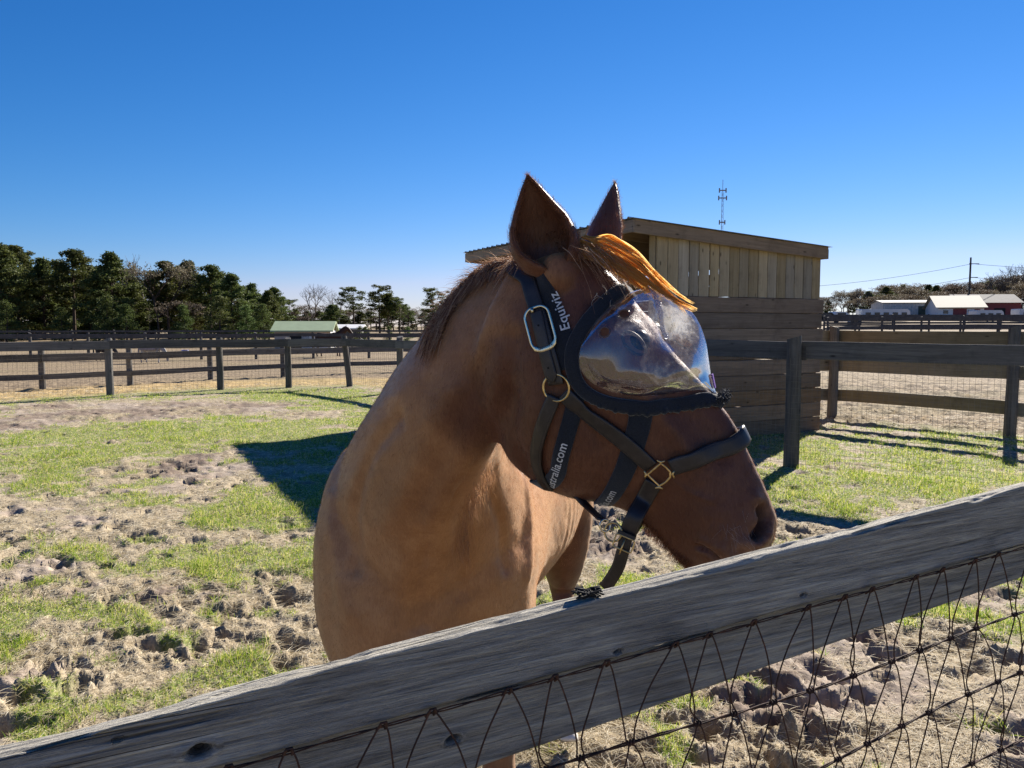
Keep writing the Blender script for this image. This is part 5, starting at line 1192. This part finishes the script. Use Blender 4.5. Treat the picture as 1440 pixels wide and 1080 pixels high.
# eyes (behind the visor)
for s in (1, -1):
    c0 = hit(893, 482); c1 = c0 if s == 1 else mirror(c0); nn_ = HW * s
    eye = empty('eye', tuple(c1 - HO)); eye.parent = horse
    v_, f_ = ball((0, 0, 0), (.021, .021, .021), n=24, m=16); o = npmesh('eyeball', v_, f_, plain('eye_dark_brown', (.012, .007, .005), .3, .15, .1), eye); o.location = tuple(-nn_ * .0165)
    ax_ = np.stack([HAX, HDO, nn_])
    for up_ in (1, -1):
        m = MB(); pts = [(HAX * math.cos(a) * .024 + HDO * up_ * math.sin(a) * .013 + nn_ * (.004 + .006 * math.sin(a))) for a in np.linspace(0, math.pi, 12)]; m.tube(pts, [.001 + .0025 * math.sin(a) for a in np.linspace(0, math.pi, 12)], 7); m.build('eyelid', M_lid, eye, True)
# tail
T0 = np.array([.13, 3.93, 1.36]); M_ = 500; P = np.zeros((M_, 8, 3))
for i in range(M_):
    a = hr.normal(0, .03, 3)
    for q in range(8): t = q / 7; P[i, q] = T0 + np.array([a[0] * (1 + 1.5 * t), .10 * math.sin(t * 2.2) + a[1], -1.0 * t * (.8 + .2 * math.sin(i)) + a[2]])
tag(hairs('tail', P - HO, np.full((M_, 8), .0009), M_mane, horse), kind='stuff')
# ================================================================ halter and fly mask
M_lea = NT('dark_oiled_leather', .42, .45); _c = M_lea.coord(); _f = M_lea.noise(_c, 40, 5, .7); M_lea.color(M_lea.ramp(_f, [(.3, (.012, .010, .011)), (.55, (.024, .019, .019)), (.75, (.045, .036, .034))])); M_lea.b.inputs['Roughness'].default_value = .40; M_lea.bump(M_lea.noise(_c, 260, 4, .7), .35, .001); M_lea = M_lea.m
M_brass = NT('tarnished_brass', .28, .5); _f = M_brass.noise(M_brass.coord(), 90, 4, .6); M_brass.color(M_brass.ramp(_f, [(.35, (.42, .29, .12)), (.65, (.72, .56, .30))])); M_brass.b.inputs['Metallic'].default_value = 1.0; M_brass = M_brass.m
M_nick = plain('worn_pale_brass', (.62, .56, .42), .25, .5, .12, 60, 1.0)
M_fab = NT('black_navy_fabric', .85, .15); _c = M_fab.coord(); _w = M_fab.noise(_c, 500, 2); M_fab.color(M_fab.ramp(_w, [(.3, (.007, .009, .014)), (.7, (.018, .023, .034))])); M_fab.b.inputs['Sheen Weight'].default_value = .3; M_fab.bump(_w, .5, .001); M_fab = M_fab.m
M_let = plain('silver_print', (.50, .52, .56), .5, .3, .2, 200)
M_stitch = plain('stitch_thread', (.10, .085, .07), .8)
halter = empty('halter', tuple(hit(785, 545)), 'dark leather halter with a large pale buckle and brass fittings on the horse', 'halter'); LO = np.array(halter.location)
mask = empty('fly_mask', tuple(hit(800, 500)), 'clear plastic bubble fly mask with black fabric edging on the horse', 'fly mask'); KO = np.array(mask.location)
def wrap(pts, off, n=60, snapit=True, smooth=3):
    P = resample(crom(np.array(pts, float), 6), n); Nn_ = np.zeros_like(P)
    for i in range(n):
        q, nn = snap(P[i], off)
        if snapit is True or (hasattr(snapit, '__call__') and snapit(i / (n - 1))): P[i] = q
        Nn_[i] = nn
    for _ in range(smooth):
        P[1:-1] = (P[:-2] + P[2:] + 2 * P[1:-1]) / 4; Nn_[1:-1] = (Nn_[:-2] + Nn_[2:] + 2 * Nn_[1:-1]) / 4
    for _ in range(8): Nn_[1:-1] = (Nn_[:-2] + Nn_[2:] + 2 * Nn_[1:-1]) / 4
    T = np.gradient(P, axis=0); T /= np.linalg.norm(T, axis=1)[:, None]; Nn_ -= T * (T * Nn_).sum(1)[:, None]; Nn_ /= np.linalg.norm(Nn_, axis=1)[:, None]
    return P, Nn_, T
def ribbon(name, fr, width, thick, mt, parent, org, w_end=None, stitch=False, tip=False):
    P, N_, T = fr; n_ = len(P); B = np.cross(N_, T); bev = thick * .35; vs = []
    for i in range(n_):
        w = width if not hasattr(width, '__len__') else np.interp(i / (n_ - 1), np.linspace(0, 1, len(width)), width); w = w / 2
        if tip: w *= math.sqrt(max(.05, min(1, (n_ - 1 - i) / (n_ * .10))))
        for (b, h) in ((-w, 0), (-w, thick - bev), (-w + bev, thick), (-w * .5, thick * 1.05), (0, thick * 1.08), (w * .5, thick * 1.05), (w - bev, thick), (w, thick - bev), (w, 0)): vs.append(P[i] + B[i] * b + N_[i] * h - org)
    fs = [(i * 9 + k, i * 9 + (k + 1) % 9, (i + 1) * 9 + (k + 1) % 9, (i + 1) * 9 + k) for i in range(n_ - 1) for k in range(9)] + [tuple(range(8, -1, -1)), tuple((n_ - 1) * 9 + k for k in range(9))]
    m = MB(); m.add(vs, fs); o = m.build(name, mt, parent); me_ = o.data
    me_.polygons.foreach_set('use_smooth', [True] * len(me_.polygons))
    if stitch:
        L = np.r_[0, np.cumsum(np.linalg.norm(np.diff(P, axis=0), axis=1))]; m = MB(); s = .004
        while s < L[-1] - .004:
            for sg in (-1, 1):
                q = [np.array([np.interp(s + e, L, (P + N_ * (thick * 1.03) + B * (sg * (width * .5 - .0028)))[:, c]) for c in range(3)]) - org for e in (0, .0022)]; m.tube(q, .00035, 4)
            s += .0036
        tag(m.build('stitching', M_stitch, o), kind='stuff'); m_ = o
    return o
def text_on(txt, fr, s0, size, across, off, parent, org, name='lettering'):
    """flat print laid along a ribbon frame, starting s0 metres from its first point"""
    cu = bpy.data.curves.new('t', 'FONT'); cu.body = txt; cu.size = size; cu.space_character = 1.04; cu.offset = size * .012; to = bpy.data.objects.new('t', cu); COL.objects.link(to)
    dg = bpy.context.evaluated_depsgraph_get(); dg.update(); me_ = bpy.data.meshes.new_from_object(to.evaluated_get(dg)); bpy.data.objects.remove(to)
    bm = bmesh.new(); bm.from_mesh(me_); bmesh.ops.triangulate(bm, faces=bm.faces); bm.to_mesh(me_); bm.free()
    P, N_, T = fr; B = np.cross(N_, T); L = np.r_[0, np.cumsum(np.linalg.norm(np.diff(P, axis=0), axis=1))]; co_ = np.empty(len(me_.vertices) * 3, np.float32); me_.vertices.foreach_get('co', co_); co_ = co_.reshape(-1, 3)
    out = np.zeros_like(co_)
    for c in range(3): out[:, c] = np.interp(s0 + co_[:, 0], L, P[:, c]) + np.interp(s0 + co_[:, 0], L, B[:, c]) * (co_[:, 1] + across) + np.interp(s0 + co_[:, 0], L, N_[:, c]) * off - org[c]
    me_.vertices.foreach_set('co', out.ravel()); me_.update(); me_.materials.clear(); me_.materials.append(M_let); o = bpy.data.objects.new(name, me_); COL.objects.link(o); o.parent = parent; return o
def frame_on(px, py, bx, by, off):
    """centre on the surface, x axis towards the pixel (bx, by), z out"""
    c = hit(px, py); q, nn = snap(c, off)
    for _ in range(1):
        ns = [snap(hit(px + a, py + b), off)[1] for a, b in ((0, 0), (10, 0), (-10, 0), (0, 10), (0, -10)) if hit(px + a, py + b) is not None]; nn = unit(np.mean(ns, 0))
    d = hit(bx, by) - c; x = unit(d - nn * np.dot(d, nn)); return q, x, np.cross(nn, x), nn
def tube_local(name, pts2, fr, r, mt, parent, org, closed=True, flat=1.0, zoff=0.0, n=8):
    q, x, y, z = fr; P = [q + x * a + y * b + z * (zoff + (c[0] if c else 0)) - org for a, b, *c in pts2]
    if closed: P = P + [P[0], P[1]]
    m = MB(); m.tube(P, r, n, not closed); return m.build(name, mt, parent, True)
def rrect(w, h, r, n=6):
    out = []
    for (cx, cy, a0) in ((w / 2 - r, h / 2 - r, 0), (-w / 2 + r, h / 2 - r, 90), (-w / 2 + r, -h / 2 + r, 180), (w / 2 - r, -h / 2 + r, 270)):
        for i in range(n + 1): a = math.radians(a0 + 90 * i / n); out.append((cx + r * math.cos(a), cy + r * math.sin(a)))
    return out
S_ = 1.36 / 1080.0                                    # metres per photo pixel at the head
H3 = lambda L: [hit(*p) for p in L]
# --- fly mask straps (under the halter): crown strap with print, throat strap and cheek strap
top_mid = hp(752, 352)
cr_near = H3([(800, 520), (797, 492), (788, 462), (775, 428), (762, 398), (754, 384)])
crown = cr_near + [hp(744, 372) + HW * .03, hp(740, 362), mirror(cr_near[-2]), mirror(cr_near[-3]), mirror(cr_near[0])]
fr = wrap(crown, .0015, 90); ribbon('crown_strap', fr, .034, .003, M_fab, mask, KO)
frt = wrap(H3([(794, 500), (787, 464), (775, 428), (762, 398), (752, 380)]), .0015, 60)
text_on('Equiviz', frt, .040, .0235, -.0195, .0050, mask, KO)
th_near = H3([(812, 552), (806, 580), (797, 612), (788, 645), (781, 672)])
thr = th_near + [hp(752, 684) - HDO * .0, mirror(th_near[-2]), mirror(th_near[-3]), mirror(th_near[0])]
fr = wrap(thr, .0015, 70); ribbon('throat_strap', fr, .030, .003, M_fab, mask, KO)
frt = wrap(H3([(777, 684), (782, 666), (789, 640), (798, 610), (805, 584), (811, 562)]), .0015, 60, smooth=6); text_on('ustralia.com', frt, .010, .0225, -.006, .0052, mask, KO)
ck_near = H3([(902, 575), (898, 600), (890, 630), (877, 664), (862, 692), (852, 704)])
chk = ck_near + [hp(846, 712), mirror(ck_near[-2]), mirror(ck_near[-3]), mirror(ck_near[0])]
fr = wrap(chk, .0015, 70); ribbon('jowl_strap', fr, [.040, .034, .030, .030, .030], .003, M_fab, mask, KO)
frt = wrap(H3([(848, 708), (856, 700), (866, 684), (878, 662), (888, 634), (894, 612)]), .0015, 60, smooth=6); text_on('alia.com', frt, .012, .0215, -.005, .0052, mask, KO)
# --- visor
edge_px = [(893, 405), (878, 413), (858, 428), (838, 450), (822, 474), (812, 492), (814, 512), (826, 531), (846, 545), (874, 554), (904, 557), (935, 556), (962, 551), (986, 548)]
edge = H3(edge_px); e0 = hp(908, 408) + HDO * .012; e1 = hp(1003, 556) + HDO * .006
edge = [e0] + edge + [e1]; Ed = resample(crom(np.array(edge), 5), 90)
rpx = [(908, 402), (930, 406), (957, 422), (980, 448), (992, 478), (997, 508), (1001, 535), (1006, 556)]
Rg = resample(crom(np.array([hp(*p) for p in rpx]), 5), 90)
NT_ = 46
def visor(mir):
    G = np.zeros((90, NT_, 3))
    for j in range(NT_):
        t = j / (NT_ - 1); s = np.linspace(0, 1, 90); base = Ed * (1 - t) + Rg * t
        mid = np.sin(math.pi * s) ** .55; lat = math.sin(math.pi * t ** .85) ** .8; puff = .034 * lat * mid
        up_ = .012 * math.sin(math.pi * t ** 1.3) * mid
        wr = .0010 * (fbm(s * 7 + t * 2, np.full(90, t * 6.0), 3, 7) - .5) * lat * 2 + .0005 * np.sin(s * 90 + t * 22 + 6 * fbm(s * 5, np.full(90, t * 4), 2, 9)) * sstep(.45, .8, t) * sstep(.62, .2, s)
        # the plastic is pinched where the seam tape ends
        dent = .014 * np.exp(-((s - .50) / .10) ** 2 - ((t - .74) / .14) ** 2) + .004 * np.exp(-((t - .74) / .05) ** 2) * sstep(.55, .4, s)
        G[:, j] = base + HW * (puff - dent * .6)[:, None] + HDO * (up_ - dent * .7)[:, None] + (HW + HDO) * wr[:, None]
    # keep it off the face
    for i in range(90):
        for j in range(NT_):
            r = BVB.find_nearest(Vector(G[i, j]), .05)
            if r[0] is not None:
                dd = np.dot(G[i, j] - np.array(r[0]), np.array(r[1]))
                if dd < .004: G[i, j] = np.array(r[0]) + np.array(r[1]) * .004
    Gf = G.reshape(-1, 3)
    if mir: Gf = np.array([mirror(p) for p in Gf])
    return Gf
n = NT('clear_visor_plastic', .05, .5); gl = n.node('ShaderNodeBsdfGlossy'); gl.inputs['Roughness'].default_value = .035; gl.inputs['Color'].default_value = (.96, .97, 1, 1)
tp = n.node('ShaderNodeBsdfTransparent'); tp.inputs[0].default_value = (.88, .87, .87, 1); lw = n.node('ShaderNodeLayerWeight'); lw.inputs[0].default_value = .30
ms = n.node('ShaderNodeMixShader'); fz = n.math('ADD', n.math('MULTIPLY', lw.outputs['Fresnel'], .50), .08); scr = n.noise(n.coord('Object', (30, 30, 30)), 3, 5, .7); n.link(fz, ms.inputs[0]); n.link(tp.outputs[0], ms.inputs[1]); n.link(gl.outputs[0], ms.inputs[2])
df = n.node('ShaderNodeBsdfDiffuse'); df.inputs[0].default_value = (.7, .68, .66, 1); tl = n.node('ShaderNodeBsdfTranslucent'); tl.inputs[0].default_value = (.85, .84, .82, 1); dm = n.node('ShaderNodeMixShader'); dm.inputs[0].default_value = .5; n.link(df.outputs[0], dm.inputs[1]); n.link(tl.outputs[0], dm.inputs[2]); m2 = n.node('ShaderNodeMixShader'); scr = n.math('ADD', scr, n.math('MULTIPLY', n.math('MULTIPLY', n.attr('crinkle').outputs['Fac'], n.noise(n.coord('Object', (30, 30, 30)), 9, 5, .75)), .75)); n.link(n.ramp(scr, [(.45, (.02,) * 3), (.62, (.07,) * 3), (.85, (.40,) * 3)]), m2.inputs[0]); n.link(ms.outputs[0], m2.inputs[1]); n.link(dm.outputs[0], m2.inputs[2])
bp = n.node('ShaderNodeBump'); bp.inputs['Strength'].default_value = .10; bp.inputs['Distance'].default_value = .002; n.link(n.noise(n.coord('Object', (1, 1, 1)), 25, 2, .5), bp.inputs['Height']); n.link(bp.outputs[0], gl.inputs['Normal'])
n.link(m2.outputs[0], n.out.inputs[0]); M_vis = n.m
ii, jj = np.meshgrid(np.arange(89), np.arange(NT_ - 1), indexing='ij'); a = (ii * NT_ + jj).ravel(); Fv = np.stack([a, a + 1, a + NT_ + 1, a + NT_], 1)
def project(p): d = np.asarray(p) - E0; z = d @ FW; return np.array([720 + FPX * (d @ RT) / z, 540 - FPX * (d @ UP) / z])
for mir in (False, True):
    Gf = visor(mir); F2 = Fv
    if not mir:
        G0 = Gf; pr2 = np.array([project(p) for p in Gf]); hc_ = []
        keep = np.ones(len(Fv), bool)
        for hx, hy in ((877, 441), (849, 467)):
            k = np.argmin(np.hypot(pr2[:, 0] - hx, pr2[:, 1] - hy)); c = Gf[k]; hc_.append((k, c)); fc = Gf[Fv].mean(1); keep &= np.linalg.norm(fc - c, axis=1) > .0088
        F2 = Fv[keep]
    o = npmesh('visor', Gf - KO, F2 if not mir else F2[:, ::-1], M_vis, mask)
    ss_, tt_ = np.meshgrid(np.linspace(0, 1, 90), np.linspace(0, 1, NT_), indexing='ij'); cz = np.exp(-((tt_ - .80) / .16) ** 2) * sstep(.62, .40, ss_) * sstep(.02, .12, ss_)
    q = o.data.attributes.new('crinkle', 'FLOAT', 'POINT')
    if len(o.data.vertices) == cz.size: q.data.foreach_set('value', cz.ravel().astype(np.float32))
NV_ = lambda k: unit(np.cross(G0[min(k + 1, len(G0) - 1)] - G0[k - 1], G0[min(k + NT_, len(G0) - 1)] - G0[max(k - NT_, 0)]))
for k, c in hc_:
    nn = NV_(k); nn = nn if np.dot(nn, E0 - c) > 0 else -nn; x = unit(np.cross(nn, [0, 0, 1])); y = np.cross(nn, x); m = MB()
    m.tube([c + x * (.0095 * math.cos(a)) + y * (.0085 * math.sin(a)) - KO for a in np.linspace(0, 2 * math.pi, 22)], .0011, 6, False); m.build('vent_hole_rim', plain('smoked_plastic', (.09, .06, .055), .3, .5), mask, True)
# purple tape at both ends of the centre seam and the seam itself
M_tape = plain('lilac_tape', (.42, .34, .50), .35, .5, .3, 90); m = MB()
GG = G0.reshape(90, NT_, 3); sm = np.array([GG[i, int(.74 * (NT_ - 1))] for i in range(10, 46, 2)]); nr_ = np.array([unit(E0 - p) * .3 + HDO * .9 for p in sm]); T_ = np.gradient(sm, axis=0); T_ /= np.linalg.norm(T_, axis=1)[:, None]; nr_ -= T_ * (T_ * nr_).sum(1)[:, None]; nr_ /= np.linalg.norm(nr_, axis=1)[:, None]
n = NT('clear_lilac_tape', .12, .6); n.color(n.ramp(n.noise(n.coord('Object', (60, 60, 60)), 5, 5, .7), [(.35, (.30, .24, .36)), (.6, (.62, .58, .68))])); t_ = n.node('ShaderNodeBsdfTransparent'); mx = n.node('ShaderNodeMixShader'); mx.inputs[0].default_value = .45; n.link(t_.outputs[0], mx.inputs[1]); n.link(n.b.outputs[0], mx.inputs[2]); n.link(mx.outputs[0], n.out.inputs[0])
n.bump(n.noise(n.coord('Object', (1, 1, 1)), 260, 4, .7), .9, .003); ribbon('seam_tape', (sm + nr_ * .0006, nr_, T_), .014, .0007, n.m, mask, KO)
# --- fabric edging round the visor
loop = [e0] + H3([(892, 400), (872, 410), (849, 427), (828, 450), (812, 476), (805, 497), (807, 522), (818, 545), (840, 560), (872, 569), (905, 573), (940, 571), (970, 566), (990, 561)]) + [hp(1010, 566) + HDO * .004]
far = [mirror(p) for p in loop[1:-1]][::-1]; closed = loop + far + [loop[0]]
fr = wrap(closed, .002, 160, smooth=2); o = ribbon('edging', fr, [.024, .024, .024, .025, .025, .023, .023, .023, .022, .022, .024, .026, .028, .030, .030, .028, .028, .026], .006, M_fab, mask, KO)
# fleece roll under the lower edge and the frayed knot at the nose
fr2 = wrap(H3([(832, 563), (860, 573), (900, 580), (940, 577), (975, 572), (1000, 568)]) + [hp(1012, 572) + HDO * .004] + [mirror(p) for p in H3([(1000, 572), (975, 577), (940, 583)])], .003, 70)
m = MB(); P_, N_, T_ = fr2; m.tube([p - KO for p in P_], [.0055 + .0014 * math.sin(i * 2.3) + .001 * math.sin(i * 5.1) for i in range(len(P_))], 8); m.build('fleece_roll', M_fab, mask, True)
knot = hp(1012, 560) + HDO * .010; P = np.zeros((260, 5, 3))
for i in range(260):
    d = unit(hr.normal(0, 1, 3)); p = knot + HW * hr.normal(0, .012) + d * .003
    for q in range(5): P[i, q] = p + d * .0022 * q + np.array([0, 0, -.0003 * q * q])
tag(hairs('frayed_knot', P - KO, np.full((260, 5), .0005), M_fab, mask), kind='stuff')
m = MB(); m.bar(Rg[76] + HDO * .003 - KO, Rg[85] + HDO * .003 - KO, .008, .002, up=tuple(HDO)); m.build('tape', plain('violet_tape', (.20, .09, .38), .5), mask)
# --- halter leather
hw = .0235
crn = H3([(784, 540), (780, 520), (774, 498), (768, 476), (761, 452), (752, 420), (744, 394)])
crown = crn + [hp(732, 378) + HW * .03, hp(730, 366), mirror(crn[-1]), mirror(crn[-3]), mirror(crn[-5]), mirror(crn[0])]
fr = wrap(crown, .006, 100); ribbon('crownpiece', fr, .0285, .0045, M_lea, halter, LO, stitch=True)
bil = wrap(H3([(757, 440), (762, 462), (768, 486), (775, 514), (781, 536)]), .0105, 40); ribbon('billet', bil, .0225, .004, M_lea, halter, LO, stitch=True, tip=True)
for q_ in (8, 20, 31):
    p, nn = bil[0][q_], bil[1][q_]; m = MB(); m.tube([p + nn * .0040 - LO, p + nn * .0046 - LO], .0019, 10); m.build('punched_hole', plain('hole_black', (.004, .004, .004), .9), halter)
ckn = H3([(794, 552), (820, 574), (850, 598), (880, 622), (905, 644), (917, 654)])
for mm in (0, 1):
    L_ = ckn if not mm else [mirror(p) for p in ckn]; fr = wrap(L_, .005, 60); ribbon('cheek_strap', fr, .0285, .0045, M_lea, halter, LO, stitch=(mm == 0))
nb0 = H3([(944, 655), (965, 648), (990, 639), (1015, 630), (1032, 624)])
nose = nb0 + [hp(1050, 612) + HDO * .012, mirror(nb0[-1]), mirror(nb0[-3]), mirror(nb0[0])]
fr = wrap(nose, .008, 80, smooth=4); P_, N_, T_ = fr
ribbon('noseband', (P_, N_, T_), .0295, .0055, M_lea, halter, LO, stitch=True)
a0 = hit(921, 676); ch_near = [a0, hit(910, 696), hit(900, 716) if hit(900, 716) is not None else at(900, 716, a0[1])]
cj = [a0 + HW * .006, hit(908, 700) + HW * .010, at(893, 726, a0[1] - .004), at(882, 752, a0[1] + .004)]
P_ = resample(crom(np.array(cj), 6), 40); T_ = np.gradient(P_, axis=0); T_ /= np.linalg.norm(T_, axis=1)[:, None]; N_ = np.tile(unit(HW + np.array([.1, 0, .1])), (40, 1)); N_ -= T_ * (T_ * N_).sum(1)[:, None]; N_ /= np.linalg.norm(N_, axis=1)[:, None]
ribbon('chin_strap', (P_, N_, T_), .0300, .0055, M_lea, halter, LO, stitch=True); CB = P_[-1]; CT = T_[-1]
# far half of the chin strap comes up behind the jaw
P2 = resample(crom(np.array([CB, CB - HW * .05 + HAX * .0, mirror(hit(908, 700))]), 8), 30); T2 = np.gradient(P2, axis=0); T2 /= np.linalg.norm(T2, axis=1)[:, None]; N2 = np.tile(-HDO, (30, 1)); N2 -= T2 * (T2 * N2).sum(1)[:, None]; N2 /= np.linalg.norm(N2, axis=1)[:, None]; ribbon('chin_strap', (P2, N2, T2), .026, .0045, M_lea, halter, LO)
dn = [CB + HW * .004, at(876, 775, CB[1] - .002), at(869, 798, CB[1] + .004), at(857, 818, CB[1] + .014), at(850, 826, CB[1] + .02)]
P_ = resample(crom(np.array(dn), 6), 34); T_ = np.gradient(P_, axis=0); T_ /= np.linalg.norm(T_, axis=1)[:, None]; N_ = np.tile(unit(HW + np.array([.1, 0, .2])), (34, 1)); N_ -= T_ * (T_ * N_).sum(1)[:, None]; N_ /= np.linalg.norm(N_, axis=1)[:, None]; ribbon('billet', (P_, N_, T_), .0225, .0045, M_lea, halter, LO, stitch=True, tip=False)
# throat lash: leather strap down the cheek edge, under the jaw and forward to the snap
th = H3([(781, 556), (771, 580), (762, 610), (757, 640), (762, 664), (775, 684)])
fr = wrap(th, .006, 50); ribbon('throatlatch', fr, .0250, .0045, M_lea, halter, LO, stitch=True)
a1 = at(786, 684, hit(780, 680)[1] + .02); tl = [a1, at(806, 694, a1[1] + .01), at(826, 714, a1[1] - .01), at(846, 733, a0[1] + .01)]
P_ = resample(crom(np.array(tl), 6), 40); T_ = np.gradient(P_, axis=0); T_ /= np.linalg.norm(T_, axis=1)[:, None]; N_ = np.tile(unit(np.array([.35, -.45, .8])), (40, 1)); N_ -= T_ * (T_ * N_).sum(1)[:, None]; N_ /= np.linalg.norm(N_, axis=1)[:, None]; ribbon('throatlatch', (P_, N_, T_), .0175, .005, M_lea, halter, LO, stitch=True)
# hardware
B0 = frame_on(763, 462, 756, 432, .012)
m_ = rrect(.074, .045, .017); bk = empty('crown_buckle', tuple(B0[0] - LO)); bk.parent = halter; BO = B0[0]
def flatring(name, pts2, fr_, wid, thk, mt, parent, org):
    """a rounded flat bar bent round a closed outline"""
    q, x, y, z = fr_; n_ = len(pts2); P = np.array([q + x * a + y * b for a, b in pts2]); T_ = np.array([unit(P[(i + 1) % n_] - P[i - 1]) for i in range(n_)]); O_ = np.cross(T_, z); vs = []
    for i in range(n_):
        w = wid[i] if hasattr(wid, '__len__') else wid
        for k in range(10): a = 2 * math.pi * k / 10; vs.append(P[i] + O_[i] * (w / 2 * math.copysign(abs(math.cos(a)) ** .6, math.cos(a))) + z * (thk / 2 * math.copysign(abs(math.sin(a)) ** .6, math.sin(a))) - org)
    m = MB(); m.add(vs, [(i * 10 + k, i * 10 + (k + 1) % 10, ((i + 1) % n_) * 10 + (k + 1) % 10, ((i + 1) % n_) * 10 + k) for i in range(n_) for k in range(10)]); return m.build(name, mt, parent, True)
wd = [.0046 + (.0042 if a < -.030 else 0) for a, b in m_]
flatring('frame', m_, B0, wd, .0042, M_nick, bk, BO)
q, x, y, z = B0; m = MB(); m.tube([q + x * .034 - y * .000 + z * .001 - BO, q + x * .01 + z * .004 - BO, q - x * .022 + z * .005 - BO, q - x * .034 + z * .003 - BO], [.0022, .0019, .0017, .0015], 8)
m = MB(); m.tube([q + x * .0365 + y * .004 + z * .003 - BO, q + x * .029 + y * .005 + z * .004 - BO], [.0028, .0022], 8); m.build('tongue', M_nick, bk, True)
lf = [q - x * .0345 + y * (.016 - .032 * t) for t in np.linspace(0, 1, 12)]; frb = (np.array(lf), np.array([z] * 12), np.array([-y] * 12)); M_keep = M_let; M_let = plain('engraved_dark', (.05, .045, .035), .6); text_on('SMARTPAK', frb, .0035, .0062, -.0021, .0023, bk, BO); M_let = M_keep
def ring_at(name, px, py, R0, r, mt, off=.006, tilt=None, parent=None):
    fr_ = frame_on(px, py, px + 8, py, off) if tilt is None else tilt
    return tube_local(name, [(R0 * math.cos(a), R0 * math.sin(a)) for a in np.linspace(0, 2 * math.pi, 30, endpoint=False)], fr_, r, mt, parent or halter, LO)
ring_at('ring', 785, 544, .0232, .0022, M_brass, .009)
# square fitting where cheek strap, noseband and chin strap meet
B1 = frame_on(930, 662, 946, 648, .013); fit = empty('square_fitting', tuple(B1[0] - LO)); fit.parent = halter; FO = B1[0]; q, x, y, z = B1
a_ = .0155
out = [(a_, a_ * .9), (-a_, a_ * .9), (-a_, -a_ * .9), (-a_ * .2, -a_ * 1.05), (a_ * .6, -a_ * .95), (a_ * 1.05, -a_ * .5), (a_ * 1.1, a_ * .2)]
ds = lambda L_, k=5: [tuple(np.array(L_[i]) * (1 - j / k) + np.array(L_[(i + 1) % len(L_)]) * (j / k)) for i in range(len(L_)) for j in range(k)]
flatring('frame', ds(out), B1, .0034, .0032, M_brass, fit, FO)
for (cx, cy) in ((a_, a_ * .9), (-a_, a_ * .9), (-a_, -a_ * .9), (a_ * .9, -a_ * .8)):
    d = unit(np.array([cx, cy])); e = np.array([-d[1], d[0]]); c = np.array([cx, cy]); m = MB()
    tips = [c + d * .005 + e * .0065, c + d * .0035 + e * .003, c + d * .0015, c + d * .0035 - e * .003, c + d * .005 - e * .0065]
    m.tube([q + x * a + y * b - FO for a, b in tips], [.0012, .0018, .0021, .0018, .0012], 7); m.build('scroll', M_brass, fit, True)
    m = MB(); m.tube([q + x * c[0] + y * c[1] - FO, q + x * (c + d * .0045)[0] + y * (c + d * .0045)[1] - FO], [.0022, .0018], 7); m.build('scroll', M_brass, fit, True)
# chin buckle, keeper, ring and snap
cb = at(877, 764, CB[1] - .010); ax = unit(at(872, 786, CB[1]) - at(886, 748, CB[1])); zz = unit(HW - ax * np.dot(HW, ax)); fr_ = (cb, ax, np.cross(zz, ax), zz); bk2 = empty('chin_buckle', tuple(cb - LO)); bk2.parent = halter
flatring('frame', rrect(.023, .034, .004), fr_, .0030, .0032, M_brass, bk2, cb); m = MB(); m.bar(cb - ax * .016 - fr_[2] * .016 - cb, cb - ax * .016 + fr_[2] * .016 - cb, .006, .009, up=tuple(zz)); m.build('keeper', M_lea, bk2)
m = MB(); m.tube([cb - ax * .008 + zz * .003 - cb, cb + ax * .020 + zz * .004 - cb], [.0016, .0012], 6); m.build('tongue', M_brass, bk2, True)
for (px_, py_, R_, mt_, dy) in ((862, 748, .0150, M_brass, 0.0), (851, 739, .0095, M_nick, .004)):
    c = at(px_, py_, CB[1] + dy); z_ = unit(np.array([-.35 if mt_ is M_brass else .2, -1, .15])); x_ = unit(np.cross([0, 0, 1], z_)); tube_local('ring', [(R_ * math.cos(a), R_ * 1.1 * math.sin(a)) for a in np.linspace(0, 2 * math.pi, 28, endpoint=False)], (c, x_, np.cross(z_, x_), z_), .0020, mt_, halter, LO)
smallhorse('far_horse', 463, 42, R(8), 'stand', (.055, .026, .015), 'dark bay horse standing before the green roofed shed', None, .9)
smallhorse('far_horse', 212, 35, R(-6), 'graze', (.30, .28, .27), 'pale grey horse in a mauve rug grazing behind the left fences', rug, .62)
smallhorse('far_horse', 146, 37, R(4), 'graze', (.03, .028, .03), 'small black horse grazing left of the pale grey horse', None, .52)
# blue tub
p = at(259, 458, 42); t = empty('water_tub', (p[0], p[1], 0), 'bright blue plastic tub standing in the far left paddock', 'tub'); t.scale = (.6, .6, .6); M_blue = plain('blue_plastic', (.03, .09, .50), .4, .4, .05, 3)
m = MB(); m.tube([(0, 0, .02), (0, 0, .3), (0, 0, .62)], [.24, .28, .31], 16); m.build('tub', M_blue, t, True); m = MB(); m.tube([(.31 * math.cos(a), .31 * math.sin(a), .62) for a in np.linspace(0, 2 * math.pi, 20)], .02, 6, False); m.build('rim', M_blue, t, True)
